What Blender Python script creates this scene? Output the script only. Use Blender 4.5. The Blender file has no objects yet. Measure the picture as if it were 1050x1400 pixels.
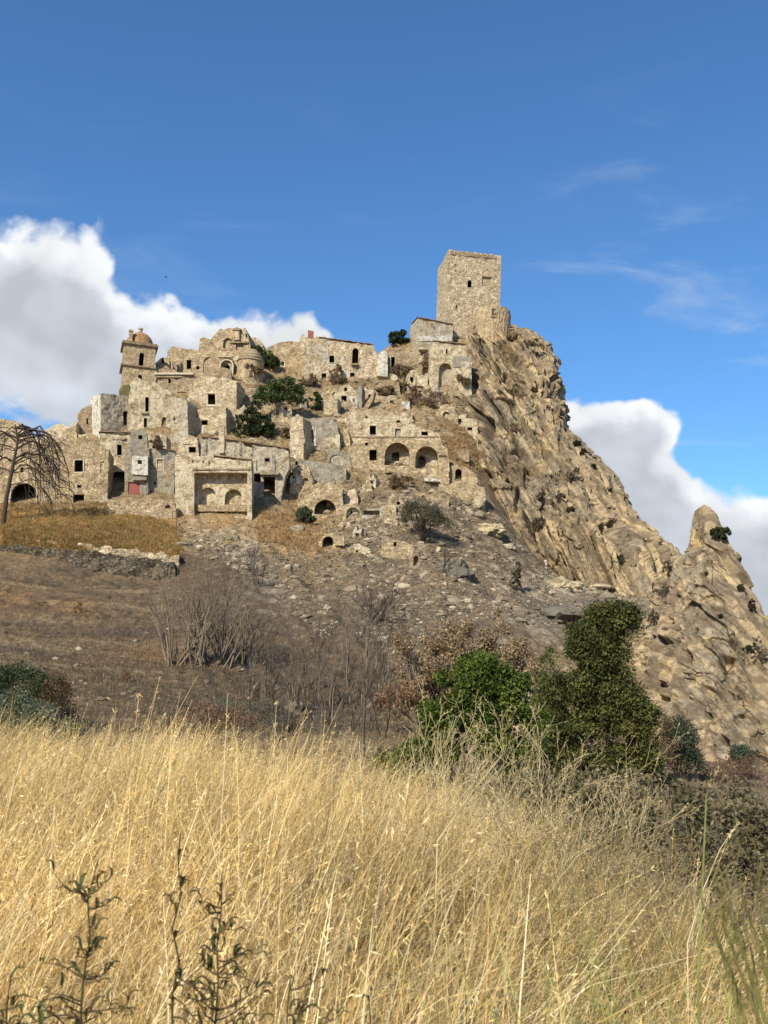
import bpy, math, random
import numpy as np
from mathutils import Vector, Matrix
from mathutils.geometry import delaunay_2d_cdt

S = bpy.context.scene
COL = S.collection
RNG = np.random.default_rng(7)
random.seed(7)

# ------------------------------------------------------------------ camera
F, CX, CY = 1300.0, 525.0, 700.0          # focal length and centre, in pixels of the 1050 x 1400 photograph
PITCH = math.atan(200.0 / F)
ROLL = math.radians(2.2)
_r0 = np.array([1.0, 0, 0]); _u0 = np.array([0, -math.sin(PITCH), math.cos(PITCH)])
FWD = np.array([0, math.cos(PITCH), math.sin(PITCH)])
RIGHT = _r0 * math.cos(ROLL) + _u0 * math.sin(ROLL)
UP = -_r0 * math.sin(ROLL) + _u0 * math.cos(ROLL)
cam = bpy.data.cameras.new('camera')
cam.sensor_fit = 'VERTICAL'; cam.sensor_height = 36.0; cam.sensor_width = 27.0
cam.lens = 36.0 * F / 1400.0
cam.clip_start = 0.05; cam.clip_end = 60000
cam.dof.use_dof = True; cam.dof.focus_distance = 140.0; cam.dof.aperture_fstop = 11.0
camo = bpy.data.objects.new('camera', cam); COL.objects.link(camo)
M = Matrix.Identity(4)
for i in range(3):
    M[i][0] = RIGHT[i]; M[i][1] = UP[i]; M[i][2] = -FWD[i]
camo.matrix_world = M
S.camera = camo

# ------------------------------------------------------------------ light
SUN_EL, SUN_AZ = math.radians(37), math.radians(34)     # azimuth: degrees to the left of straight behind the camera
sd = np.array([-math.sin(SUN_AZ) * math.cos(SUN_EL), -math.cos(SUN_AZ) * math.cos(SUN_EL), math.sin(SUN_EL)])
sun = bpy.data.lights.new('sun', 'SUN'); sun.energy = 5.0; sun.angle = math.radians(0.53); sun.color = (1.0, 0.90, 0.73)
suno = bpy.data.objects.new('sun', sun); COL.objects.link(suno)
suno.rotation_euler = Vector(sd).to_track_quat('Z', 'Y').to_euler()
suno.location = (-60, -60, 120)
S.view_settings.view_transform = 'Standard'; S.view_settings.look = 'None'
S.view_settings.gamma = 1.0; S.view_settings.use_curve_mapping = False
S.view_settings.exposure = 0.34


def ray(px, py):
    px = np.asarray(px, float); py = np.asarray(py, float)
    return (np.multiply.outer((px - CX) / F, RIGHT) + np.multiply.outer((CY - py) / F, UP) + FWD)


def at(px, py, Y):
    d = ray(px, py)
    return d * (np.asarray(Y, float) / d[..., 1])[..., None]


def proj(P):
    P = np.asarray(P, float)
    z = np.maximum(P @ FWD, 1e-3)
    return CX + F * (P @ RIGHT) / z, CY - F * (P @ UP) / z


def angles(px, py):
    d = ray(px, py); d = d / np.linalg.norm(d)
    return math.atan2(d[0], d[1]), math.asin(d[2])


class NT:
    """small wrapper for building node trees"""
    def __init__(s, tree):
        s.t = tree; s.n = tree.nodes; s.l = tree.links

    def new(s, typ, **kw):
        n = s.n.new(typ)
        for k, v in kw.items():
            setattr(n, k, v)
        return n

    def put(s, sock, v):
        if isinstance(v, bpy.types.NodeSocket):
            s.l.new(v, sock)
        elif v is not None:
            if hasattr(sock.default_value, '__len__') and not hasattr(v, '__len__'):
                v = (v, v, v)
            if hasattr(sock.default_value, '__len__') and len(sock.default_value) == 4 and len(v) == 3:
                v = tuple(v) + (1.0,)
            sock.default_value = v

    def math(s, op, a, b=None, c=None, clamp=False):
        n = s.new('ShaderNodeMath', operation=op, use_clamp=clamp)
        for i, v in enumerate((a, b, c)):
            if v is not None:
                s.put(n.inputs[i], v)
        return n.outputs[0]

    def vmath(s, op, a, b=None):
        n = s.new('ShaderNodeVectorMath', operation=op)
        s.put(n.inputs[0], a)
        if b is not None:
            s.put(n.inputs[1], b)
        return n.outputs[0]

    def mix(s, f, a, b, blend='MIX'):
        n = s.new('ShaderNodeMix', data_type='RGBA', blend_type=blend)
        s.put(n.inputs[0], f); s.put(n.inputs[6], a); s.put(n.inputs[7], b)
        return n.outputs[2]

    def step(s, v, lo, hi, a=0.0, b=1.0):
        n = s.new('ShaderNodeMapRange', interpolation_type='SMOOTHSTEP')
        for i, x in enumerate((v, lo, hi, a, b)):
            s.put(n.inputs[i], x)
        return n.outputs[0]

    def noise(s, vec, scale, detail=5.0, rough=0.55, dist=0.0):
        n = s.new('ShaderNodeTexNoise')
        s.put(n.inputs['Vector'], vec); n.inputs['Scale'].default_value = scale
        n.inputs['Detail'].default_value = detail; n.inputs['Roughness'].default_value = rough
        n.inputs['Distortion'].default_value = dist
        return n.outputs[0]


# ------------------------------------------------------------------ sky: Nishita with two cumulus banks
w = bpy.data.worlds.new('World'); S.world = w; w.use_nodes = True
nt = NT(w.node_tree); nt.n.clear()
out = nt.new('ShaderNodeOutputWorld'); bg = nt.new('ShaderNodeBackground')
sky = nt.new('ShaderNodeTexSky', sky_type='NISHITA')
sky.sun_disc = False; sky.sun_elevation = SUN_EL
sky.sun_rotation = math.atan2(sd[0], sd[1]); sky.altitude = 400; sky.air_density = 1.0; sky.dust_density = 0.6; sky.ozone_density = 2.2
tc = nt.new('ShaderNodeTexCoord'); dirv = tc.outputs['Generated']
sep = nt.new('ShaderNodeSeparateXYZ'); nt.put(sep.inputs[0], dirv)
az = nt.math('ARCTAN2', sep.outputs[0], sep.outputs[1])
el = nt.math('ARCSINE', sep.outputs[2])
TOPS = [(-60, 250), (0, 288), (30, 300), (58, 322), (85, 314), (112, 318), (130, 336), (146, 368), (170, 384), (200, 384), (228, 396), (250, 404), (275, 428), (300, 430),
        (322, 420), (345, 420), (372, 436), (400, 444), (425, 450), (450, 466), (480, 500), (560, 640),
        (690, 640), (735, 560), (775, 538), (800, 534), (826, 532), (850, 540), (876, 545), (900, 560), (912, 584), (924, 628), (950, 644), (1000, 652), (1050, 660), (1090, 690)]
pts = []
for px, py in TOPS:
    a, e = angles(px, py); pts.append(((a + math.pi) / (2 * math.pi), e / 0.6))
# the banks go on round the horizon at about the same height
lo = [(0.0, .34), (.06, .30), (.13, .40), (.20, .33), (.28, .42), (.34, .36), (.39, .46)]
hi = [(.60, .30), (.66, .38), (.74, .29), (.82, .36), (.9, .28), (.96, .32), (1.0, .34)]
pts = lo + pts + hi
pts.sort()
fc = nt.new('ShaderNodeFloatCurve')
cv = fc.mapping.curves[0]
while len(cv.points) < len(pts):
    cv.points.new(0.5, 0.5)
for p, (x, y) in zip(cv.points, pts):
    p.location = (x, min(max(y, 0), 1)); p.handle_type = 'AUTO_CLAMPED'
fc.mapping.update()
nt.put(fc.inputs['Value'], nt.math('MULTIPLY_ADD', az, 1 / (2 * math.pi), 0.5))
top = nt.math('MULTIPLY', fc.outputs[0], 0.6)


def billow(vec):
    n1 = nt.noise(vec, 10.0, 8.0, 0.52, 0.25)
    return n1


nb = billow(dirv)
ns1 = nt.noise(dirv, 9.0, 3.0, 0.5, 0.2); ns2 = nt.noise(nt.vmath('ADD', dirv, (-0.016, 0.0, 0.026)), 9.0, 3.0, 0.5, 0.2)
wisp = nt.noise(nt.vmath('MULTIPLY', dirv, (1.0, 1.0, 2.2)), 6.0, 6.0, 0.55)
d0 = nt.math('SUBTRACT', top, el)                                  # depth below the top of the bank
def puff(scale):
    v = nt.new('ShaderNodeTexVoronoi', feature='SMOOTH_F1'); v.inputs['Scale'].default_value = scale; v.inputs['Smoothness'].default_value = 0.25
    wv = nt.new('ShaderNodeTexNoise'); wv.inputs['Scale'].default_value = scale * .8; nt.put(wv.inputs['Vector'], dirv)
    nt.put(v.inputs['Vector'], nt.vmath('ADD', dirv, nt.vmath('MULTIPLY', wv.outputs['Color'], (.035, .035, .035))))
    return nt.math('SUBTRACT', 0.45, v.outputs['Distance'])


p1 = puff(14.0); p2 = puff(34.0)
pf = nt.math('ADD', nt.math('MULTIPLY', p1, 0.046), nt.math('MULTIPLY', p2, 0.027))
d = nt.math('ADD', nt.math('ADD', d0, nt.math('MULTIPLY_ADD', nb, 0.14, -0.066)), pf)
alpha = nt.step(d, -0.002, 0.017)
# gaps and thin parts deeper in the bank
gap = nt.step(nt.math('ADD', wisp, nt.math('MULTIPLY', nt.math('SUBTRACT', 0.07, d0), 2.0)), 0.16, 0.30)
alpha = nt.math('MULTIPLY', alpha, gap)
relief = nt.math('ADD', nt.math('MULTIPLY', nt.math('SUBTRACT', ns1, ns2), 1.1), nt.math('MULTIPLY', nt.math('ADD', nt.math('MULTIPLY', p1, .8), nt.math('MULTIPLY', p2, .45)), 0.16))
core = nt.step(nt.math('ADD', d, nt.math('MULTIPLY_ADD', wisp, 0.10, -0.05)), 0.018, 0.062)      # grey underside below the lit crown
low = nt.step(nt.math('ADD', d0, nt.math('MULTIPLY_ADD', wisp, 0.16, -0.08)), 0.125, 0.175)      # paler band lower down
grey = nt.mix(core, (6.9, 7.1, 7.3), (4.6, 4.9, 5.4))
grey = nt.mix(low, grey, (4.9, 5.3, 5.9))
lit = nt.math('ADD', 1.0, nt.math('MULTIPLY', relief, 1.0))
lit = nt.math('MINIMUM', nt.math('MAXIMUM', lit, 0.86), 1.12)
cm = nt.new('ShaderNodeVectorMath', operation='SCALE'); nt.put(cm.inputs[0], grey); nt.put(cm.inputs['Scale'], lit)
skyc = nt.mix(1.0, sky.outputs[0], (0.62, 1.0, 1.30), 'MULTIPLY')
# thin high cloud
ci_v = nt.vmath('MULTIPLY', dirv, (1.3, 1.0, 5.0))
ci = nt.noise(nt.vmath('ADD', ci_v, (0.31, 0, 0.0)), 3.4, 6.0, 0.6, 0.7)
cz = nt.math('MULTIPLY', nt.step(ci, 0.50, 0.80), nt.math('MULTIPLY', nt.step(el, 0.62, 0.30), 0.62))
cz = nt.math('MULTIPLY', cz, nt.step(az, 0.0, 0.22, 0.25, 1.0))
skyc = nt.mix(cz, skyc, (4.6, 5.3, 6.2))
full = nt.mix(alpha, skyc, cm.outputs[0])
nt.put(bg.inputs['Color'], full); bg.inputs['Strength'].default_value = 0.105
nt.l.new(bg.outputs[0], out.inputs[0])
w.cycles.sampling_method = 'MANUAL'; w.cycles.sample_map_resolution = 512

# ------------------------------------------------------------------ noise
def _hash(ix, iy, iz):
    h = (ix.astype(np.int64) * 374761393 + iy.astype(np.int64) * 668265263 + iz.astype(np.int64) * 2147483647 + 1013904223) & 0xFFFFFFFF
    h = ((h ^ (h >> 13)) * 1274126177) & 0xFFFFFFFF
    h = ((h ^ (h >> 16)) * 2246822519) & 0xFFFFFFFF
    return ((h ^ (h >> 15)) & 0xFFFFFF) / float(0xFFFFFF) * 2 - 1


def vnoise(p):
    i = np.floor(p); f = p - i; i = i.astype(np.int64)
    u = f * f * f * (f * (f * 6 - 15) + 10)
    r = 0
    for dx in (0, 1):
        wx = u[:, 0] if dx else 1 - u[:, 0]
        for dy in (0, 1):
            wy = u[:, 1] if dy else 1 - u[:, 1]
            for dz in (0, 1):
                wz = u[:, 2] if dz else 1 - u[:, 2]
                r = r + wx * wy * wz * _hash(i[:, 0] + dx, i[:, 1] + dy, i[:, 2] + dz)
    return r


def fbm(p, octv=4, gain=0.5):
    p = np.asarray(p, float); a = 1.0; s = 0; t = 0
    for k in range(octv):
        s = s + a * vnoise(p * 2 ** k + 17.3 * k); t += a; a *= gain
    return s / t


def ridged(p, octv=4, gain=0.5):
    p = np.asarray(p, float); a = 1.0; s = 0; t = 0
    for k in range(octv):
        s = s + a * (1 - 2 * np.abs(vnoise(p * 2 ** k + 31.7 * k))); t += a; a *= gain
    return s / t


def facets(p, seed=0):
    """broken planar faces: each cell of a jittered grid tilts its own way"""
    p = np.asarray(p, float); i0 = np.floor(p).astype(np.int64); best = np.full(len(p), 1e9); val = np.zeros(len(p))
    for dx in (-1, 0, 1):
        for dy in (-1, 0, 1):
            for dz in (-1, 0, 1):
                i = i0 + np.array([dx, dy, dz]); a, b, c = i[:, 0] + seed, i[:, 1], i[:, 2]
                o = p - i - .5 - .42 * np.stack([_hash(a, b, c), _hash(a + 57, b, c), _hash(a, b + 91, c)], -1)
                d2 = (o ** 2).sum(1); k = d2 < best
                t = _hash(a + 7, b + 3, c) * o[:, 0] + _hash(a, b + 13, c + 5) * o[:, 1] + _hash(a + 29, b, c + 17) * o[:, 2] + .45 * _hash(a + 2, b + 5, c + 11)
                best = np.where(k, d2, best); val = np.where(k, t, val)
    return val


def sst(x, a, b):
    t = np.clip((x - a) / (b - a), 0, 1)
    return t * t * (3 - 2 * t)


# ------------------------------------------------------------------ objects
def tag(o, label=None, cat=None, group=None, kind=None):
    if label: o['label'] = label
    if cat: o['category'] = cat
    if group: o['group'] = group
    if kind: o['kind'] = kind
    return o


def empty(name, loc, label=None, cat=None, group=None):
    o = bpy.data.objects.new(name, None); COL.objects.link(o)
    o.location = tuple(float(c) for c in loc); o.empty_display_size = 0.5
    return tag(o, label, cat, group, 'thing')


def link(name, me, mat, parent=None, loc=None):
    if mat is not None and not me.materials:
        me.materials.append(mat)
    o = bpy.data.objects.new(name, me); COL.objects.link(o)
    if parent is not None: o.parent = parent
    if loc is not None: o.location = tuple(float(c) for c in loc)
    return o


def mesh_np(name, V, Fc, col=None, smooth=False):
    """mesh from a vertex array and one (n, k) face array or a list of them"""
    V = np.ascontiguousarray(V, np.float32)
    if not isinstance(Fc, (list, tuple)): Fc = [Fc]
    Fc = [np.asarray(f, np.int32) for f in Fc if len(f)]
    me = bpy.data.meshes.new(name)
    me.vertices.add(len(V)); me.vertices.foreach_set('co', V.ravel())
    tot = np.concatenate([np.full(len(f), f.shape[1], np.int32) for f in Fc])
    idx = np.concatenate([f.ravel() for f in Fc])
    me.loops.add(len(idx)); me.loops.foreach_set('vertex_index', idx)
    me.polygons.add(len(tot))
    st = np.concatenate([[0], np.cumsum(tot)[:-1]]).astype(np.int32)
    me.polygons.foreach_set('loop_start', st)
    me.polygons.foreach_set('use_smooth', np.full(len(tot), smooth))
    me.update(calc_edges=True)
    if col is not None:
        a = me.color_attributes.new('Col', 'FLOAT_COLOR', 'POINT')
        c = np.ones((len(V), 4), np.float32); c[:, :3] = col
        a.data.foreach_set('color', c.ravel())
    return me


class MB:
    """collects pieces (verts, faces) into one mesh"""
    def __init__(s):
        s.v = []; s.f = []; s.n = 0

    def add(s, V, Fs):
        V = [tuple(map(float, p)) for p in V]
        s.v += V; s.f += [tuple(i + s.n for i in f) for f in Fs]; s.n += len(V)

    def hexa(s, P):
        s.add(P, [(0, 1, 2, 3), (7, 6, 5, 4), (0, 4, 5, 1), (1, 5, 6, 2), (2, 6, 7, 3), (3, 7, 4, 0)])

    def box(s, lo, hi):
        x0, y0, z0 = lo; x1, y1, z1 = hi
        s.hexa([(x0, y0, z0), (x1, y0, z0), (x1, y1, z0), (x0, y1, z0), (x0, y0, z1), (x1, y0, z1), (x1, y1, z1), (x0, y1, z1)])

    def build(s, name, mat, parent=None, off=(0, 0, 0), smooth=False):
        me = bpy.data.meshes.new(name)
        o = np.array(off, float)
        me.from_pydata([tuple(np.array(p) - o) for p in s.v], [], s.f); me.update()
        if smooth:
            me.polygons.foreach_set('use_smooth', np.ones(len(me.polygons), bool))
        return link(name, me, mat, parent)


# ------------------------------------------------------------------ materials
def principled(name):
    m = bpy.data.materials.new(name); m.use_nodes = True
    t = NT(m.node_tree); b = t.n.get('Principled BSDF')
    b.inputs['Roughness'].default_value = 0.9
    b.inputs['Specular IOR Level'].default_value = 0.15
    return m, t, b


def bump(t, b, h, strength, dist):
    n = t.new('ShaderNodeBump'); n.inputs['Strength'].default_value = strength; n.inputs['Distance'].default_value = dist
    t.put(n.inputs['Height'], h); t.l.new(n.outputs[0], b.inputs['Normal'])


def masonry(name, stone, stone2, plaster=None, cover=0.0, sscale=1.5, stain=0.5, mortar=(0.39, 0.31, 0.20)):
    """rubble masonry with worn plaster over a share of it"""
    m, t, b = principled(name)
    pos = t.new('ShaderNodeNewGeometry').outputs['Position']
    vo = t.new('ShaderNodeTexVoronoi'); t.put(vo.inputs['Vector'], t.vmath('MULTIPLY', pos, (1, 1, 1.5))); vo.inputs['Scale'].default_value = sscale
    sv = t.new('ShaderNodeSeparateColor'); t.put(sv.inputs[0], vo.outputs['Color'])
    ve = t.new('ShaderNodeTexVoronoi', feature='DISTANCE_TO_EDGE'); t.put(ve.inputs['Vector'], t.vmath('MULTIPLY', pos, (1, 1, 1.5))); ve.inputs['Scale'].default_value = sscale
    big = t.noise(pos, 0.34, 5, 0.62)
    med = t.noise(pos, 0.9, 5, 0.65)
    fine = t.noise(pos, 4.0, 4, 0.7)
    c = t.mix(t.step(big, 0.38, 0.62), stone, stone2)

    val = t.math('MULTIPLY_ADD', sv.outputs[0], 0.66, 0.68)
    sc = t.new('ShaderNodeVectorMath', operation='SCALE'); t.put(sc.inputs[0], c); t.put(sc.inputs['Scale'], val)
    c = t.mix(t.step(ve.outputs['Distance'], 0.10, 0.03), sc.outputs[0], mortar)
    if plaster is not None:
        pm = t.step(t.math('ADD', t.math('MULTIPLY', t.noise(pos, 0.28, 6, 0.62, 0.4), 1.0), t.math('MULTIPLY_ADD', fine, 0.16, -0.08)), 0.53 - 0.5 * (cover - 0.5), 0.56 - 0.5 * (cover - 0.5))
        pc = t.mix(t.step(med, 0.35, 0.7), plaster, tuple(x * 0.74 for x in plaster))
        c = t.mix(pm, c, pc)
    # run-off stains, stretched downwards, and blotches of dirt
    st = t.noise(t.vmath('MULTIPLY', pos, (1.5, 1.5, 0.16)), 1.0, 5, 0.65)
    c = t.mix(t.math('MULTIPLY', t.step(st, 0.5, 0.78), stain), c, (0.13, 0.105, 0.075))
    c = t.mix(t.math('MULTIPLY', t.step(med, 0.50, 0.68), 0.72), c, (0.22, 0.155, 0.085))
    pit = t.noise(t.vmath('ADD', pos, (31.0, 7.0, 3.0)), 1.6, 4, 0.7)
    c = t.mix(t.math('MULTIPLY', t.step(pit, 0.62, 0.74), 0.75), c, (0.10, 0.075, 0.05))  # shade of small holes and crevices painted into the base colour
    t.put(b.inputs['Base Color'], c)
    h = t.math('ADD', t.math('MULTIPLY', t.step(ve.outputs['Distance'], 0.0, 0.12), 0.5), t.math('ADD', t.math('MULTIPLY', fine, 0.6), med))
    bump(t, b, t.math('SUBTRACT', h, t.math('MULTIPLY', t.step(pit, 0.58, 0.74), 2.0)), 0.8, 0.3)
    return m


def flat(name, ca, cb, scale=1.0, rough=0.9, bstr=0.3, bdist=0.05):
    m, t, b = principled(name)
    pos = t.new('ShaderNodeTexCoord').outputs['Object']
    n = t.noise(pos, scale, 5, 0.65)
    t.put(b.inputs['Base Color'], t.mix(t.step(n, 0.3, 0.7), ca, cb))
    b.inputs['Roughness'].default_value = rough
    bump(t, b, n, bstr, bdist)
    return m


def vcol(name, fine_scale, contrast, bstr, bdist, aniso=(1, 1, 1), transl=0.0, rough=0.92, space='Position'):
    """colour from the mesh, broken up by fine procedural noise"""
    m, t, b = principled(name)
    at_ = t.new('ShaderNodeVertexColor'); at_.layer_name = 'Col'
    c = at_.outputs[0]
    if fine_scale:
        pos = t.new('ShaderNodeNewGeometry').outputs['Position']
        p2 = t.vmath('MULTIPLY', pos, aniso)
        n = t.noise(p2, fine_scale, 6, 0.68)
        n2 = t.noise(p2, fine_scale * 5.1, 4, 0.7)
        mm = t.math('ADD', t.math('MULTIPLY', n, 0.6), t.math('MULTIPLY', n2, 0.4))
        k = t.math('MULTIPLY_ADD', t.step(mm, 0.3, 0.7), 2 * contrast, 1 - contrast)
        sc = t.new('ShaderNodeVectorMath', operation='SCALE'); t.put(sc.inputs[0], c); t.put(sc.inputs['Scale'], k)
        c = sc.outputs[0]
        bump(t, b, mm, bstr, bdist)
    t.put(b.inputs['Base Color'], c)
    b.inputs['Roughness'].default_value = rough
    if transl:
        tr = t.new('ShaderNodeBsdfTranslucent'); t.put(tr.inputs[0], c)
        mx = t.new('ShaderNodeMixShader'); mx.inputs[0].default_value = transl
        t.l.new(b.outputs[0], mx.inputs[1]); t.l.new(tr.outputs[0], mx.inputs[2])
        t.l.new(mx.outputs[0], t.n.get('Material Output').inputs[0])
    return m


MT = {}
MT['stone'] = masonry('tan_rubble_masonry', (0.55, 0.43, 0.26), (0.43, 0.325, 0.19), (0.64, 0.535, 0.365), 0.36)
MT['pale'] = masonry('pale_rubble_masonry', (0.60, 0.485, 0.315), (0.46, 0.36, 0.225), (0.68, 0.58, 0.41), 0.5)
MT['brown'] = masonry('brown_rubble_masonry', (0.405, 0.31, 0.19), (0.32, 0.245, 0.155), (0.47, 0.385, 0.26), 0.2)
MT['cream'] = masonry('cream_plaster', (0.48, 0.37, 0.22), (0.40, 0.30, 0.18), (0.67, 0.565, 0.385), 0.70, stain=0.45)
MT['grey'] = masonry('grey_plaster', (0.42, 0.335, 0.215), (0.34, 0.27, 0.175), (0.385, 0.345, 0.265), 0.74, stain=0.55)
MT['greypale'] = masonry('pale_grey_plaster', (0.46, 0.36, 0.22), (0.38, 0.295, 0.18), (0.53, 0.465, 0.345), 0.74, stain=0.55)
MT['white'] = masonry('white_limewash', (0.52, 0.44, 0.31), (0.46, 0.385, 0.27), (0.72, 0.675, 0.57), 0.92, stain=0.25)
MT['tower'] = masonry('tower_stonework', (0.58, 0.475, 0.325), (0.48, 0.39, 0.265), (0.62, 0.525, 0.375), 0.35, sscale=1.0, stain=0.3)
MT['dry'] = masonry('dark_drystone', (0.17, 0.14, 0.10), (0.10, 0.085, 0.06), (0.22, 0.19, 0.14), 0.06, sscale=1.1, mortar=(0.05, 0.042, 0.03))
MT['brick'] = flat('red_brick', (0.34, 0.13, 0.075), (0.22, 0.10, 0.065), 2.5)
MT['tile'] = flat('old_roof_tile', (0.28, 0.17, 0.09), (0.17, 0.115, 0.075), 1.6, bstr=0.6, bdist=0.1)
MT['trim'] = flat('limewashed_trim', (0.58, 0.50, 0.37), (0.44, 0.365, 0.25), 1.3)
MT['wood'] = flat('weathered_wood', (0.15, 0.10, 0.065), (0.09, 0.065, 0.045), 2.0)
MT['metal'] = flat('weathered_metal', (0.24, 0.23, 0.21), (0.15, 0.13, 0.11), 3.0, 0.6)
MT['red'] = flat('faded_red_paint', (0.33, 0.09, 0.07), (0.26, 0.11, 0.085), 0.8)
MT['moss'] = flat('mossy_stone', (0.12, 0.12, 0.045), (0.17, 0.145, 0.07), 0.9)
MT['slate'] = flat('grey_render', (0.19, 0.17, 0.14), (0.27, 0.24, 0.19), 0.6)
MT['rock'] = vcol('rock', 0.9, 0.36, 0.9, 0.55)
MT['earth'] = vcol('earth', 1.3, 0.62, 1.0, 0.4)
MT['pebble'] = vcol('rubble_stone', 2.0, 0.2, 0.4, 0.1)
MT['bark'] = vcol('bark', 0, 0, 0, 0)
MT['leaf'] = vcol('leaf', 0, 0, 0, 0, transl=0.28, rough=0.6)
MT['straw'] = vcol('straw', 0, 0, 0, 0, transl=0.30, rough=0.55)

# ------------------------------------------------------------------ terrain
def Yd(y):
    """distance of the hill face seen at photograph row y"""
    return float(np.interp(y, [440, 500, 690, 745, 800, 960, 1000], [335, 312, 232, 212, 180, 112, 95]))


CT = [  # photograph x, y, distance: points the ground passes through
    (0, 1150, 30), (250, 1150, 30), (450, 1150, 30), (650, 1200, 28), (850, 1260, 24), (1050, 1300, 22),
    (0, 1000, 60), (250, 1005, 68), (500, 1040, 70), (640, 1060, 55), (820, 1075, 58), (950, 1080, 80), (1045, 1112, 64), (1045, 1076, 96), (900, 1064, 92), (870, 1040, 122), (960, 1052, 126), (910, 1046, 128), (1040, 1058, 124),
    (0, 960, 92), (150, 960, 100), (300, 950, 110), (0, 880, 125), (150, 880, 130), (270, 905, 124), (400, 960, 108), (500, 970, 110), (590, 960, 105),
    (0, 815, 160), (150, 815, 166), (240, 805, 176), (0, 780, 185), (100, 790, 188), (200, 795, 190), (245, 790, 192),
    (0, 733, 192), (100, 742, 193), (245, 757, 197), (0, 714, 215), (100, 704, 221), (180, 712, 219), (240, 738, 211),
    (345, 745, 208), (300, 770, 190), (330, 850, 150), (400, 800, 180), (450, 780, 200), (400, 745, 214), (480, 765, 208), (500, 722, 228),
    (560, 690, 240), (550, 768, 212), (600, 800, 190), (500, 860, 150), (450, 910, 130), (560, 890, 145), (650, 890, 140), (650, 800, 196), (700, 805, 206), (700, 748, 246), (640, 702, 252),
    (760, 803, 236), (760, 850, 190), (700, 900, 135), (820, 825, 232), (815, 880, 165), (860, 850, 215), (815, 960, 120), (925, 930, 190), (960, 1000, 175), (1020, 1010, 175), (900, 1020, 150),
    (760, 788, 256), (850, 815, 250), (920, 818, 250), (740, 775, 275), (820, 805, 285), (710, 705, 300),
    (20, 700, 228), (130, 697, 230), (195, 712, 224), (235, 718, 222), (300, 708, 230), (335, 735, 215), (350, 700, 236), (390, 692, 240),
    (420, 712, 243), (480, 715, 236), (470, 665, 254), (560, 660, 258), (610, 664, 262), (650, 668, 262),
    (60, 608, 262), (110, 607, 268), (157, 602, 270), (205, 605, 270), (250, 605, 268), (290, 592, 272), (330, 592, 272), (370, 607, 266), (400, 628, 262), (440, 628, 264), (470, 605, 270), (520, 605, 272), (590, 605, 274), (645, 605, 286),
    (235, 548, 284), (300, 562, 286), (345, 540, 294), (390, 548, 292), (450, 565, 288), (480, 582, 284), (540, 562, 292), (590, 545, 300), (630, 535, 306),
    (195, 540, 290), (330, 505, 308), (390, 517, 312), (450, 528, 308), (515, 545, 300), (545, 518, 312), (575, 500, 318), (575, 472, 322), (610, 472, 322), (640, 460, 325),
    (165, 548, 295), (250, 515, 304), (365, 487, 324), (420, 480, 326), (520, 484, 325), (545, 463, 327), (600, 452, 332), (640, 448, 338)]
_p = np.array([at(a, b, c) for a, b, c in CT])
_w = []   # world points: behind the ridge, beside the hill
for a in (-330, -250, -180, -120, -80, -40, 0, 40):
    _w.append((a, 352, 70 if -110 < a < 40 else 25)); _w.append((a, 400, 20)); _w.append((a, 470, -10))
for a, b, c in ((-160, 300, 38), (-220, 250, 18), (-190, 180, 8), (-130, 110, -2), (-80, 60, -5), (-60, 30, -6), (60, 30, -8), (90, 60, -14), (120, 110, -18),
                (75, 330, 60), (110, 310, 10), (150, 270, -12), (170, 200, -20), (120, 165, -14), (130, 250, -5), (120, 350, -6), (200, 350, -18), (200, 470, -20), (100, 400, 5), (250, 200, -24), (260, 300, -24), (180, 100, -22), (-260, 120, -8), (-300, 200, 0), (-320, 300, 10)):
    _w.append((a, b, c))
_p = np.vstack([_p, np.array(_w, float)])


def _ker(A, B):
    return np.sqrt(((A[:, None, :2] - B[None, :, :2]) ** 2).sum(-1) + 9.0)


_A = _ker(_p, _p) - 0.6 * np.eye(len(_p))          # a little slack smooths the surface
_m = _p[:, 2].mean()
_c = np.linalg.solve(_A, _p[:, 2] - _m)
GX = np.arange(-330, 331, 1.5); GY = np.arange(0, 471, 1.5)
_g = np.stack(np.meshgrid(GX, GY), -1).reshape(-1, 2)
HG = np.concatenate([_ker(k, _p) @ _c + _m for k in np.array_split(_g, 60)]).reshape(len(GY), len(GX))


def edge(x, y):
    """distance to the lip of the roadside bank"""
    u = x / np.maximum(y, 0.5)
    return np.interp(u, [-0.5, -0.12, 0.05, 0.2, 0.42], [11.0, 10.0, 8.2, 6.2, 4.6])


def bank(x, y):
    return -1.62 - 0.012 * y - 0.10 * np.clip(x, 0, 4) + 0.06 * np.sin(x * 1.3) * np.sin(y * 0.9 + 1)


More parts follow.
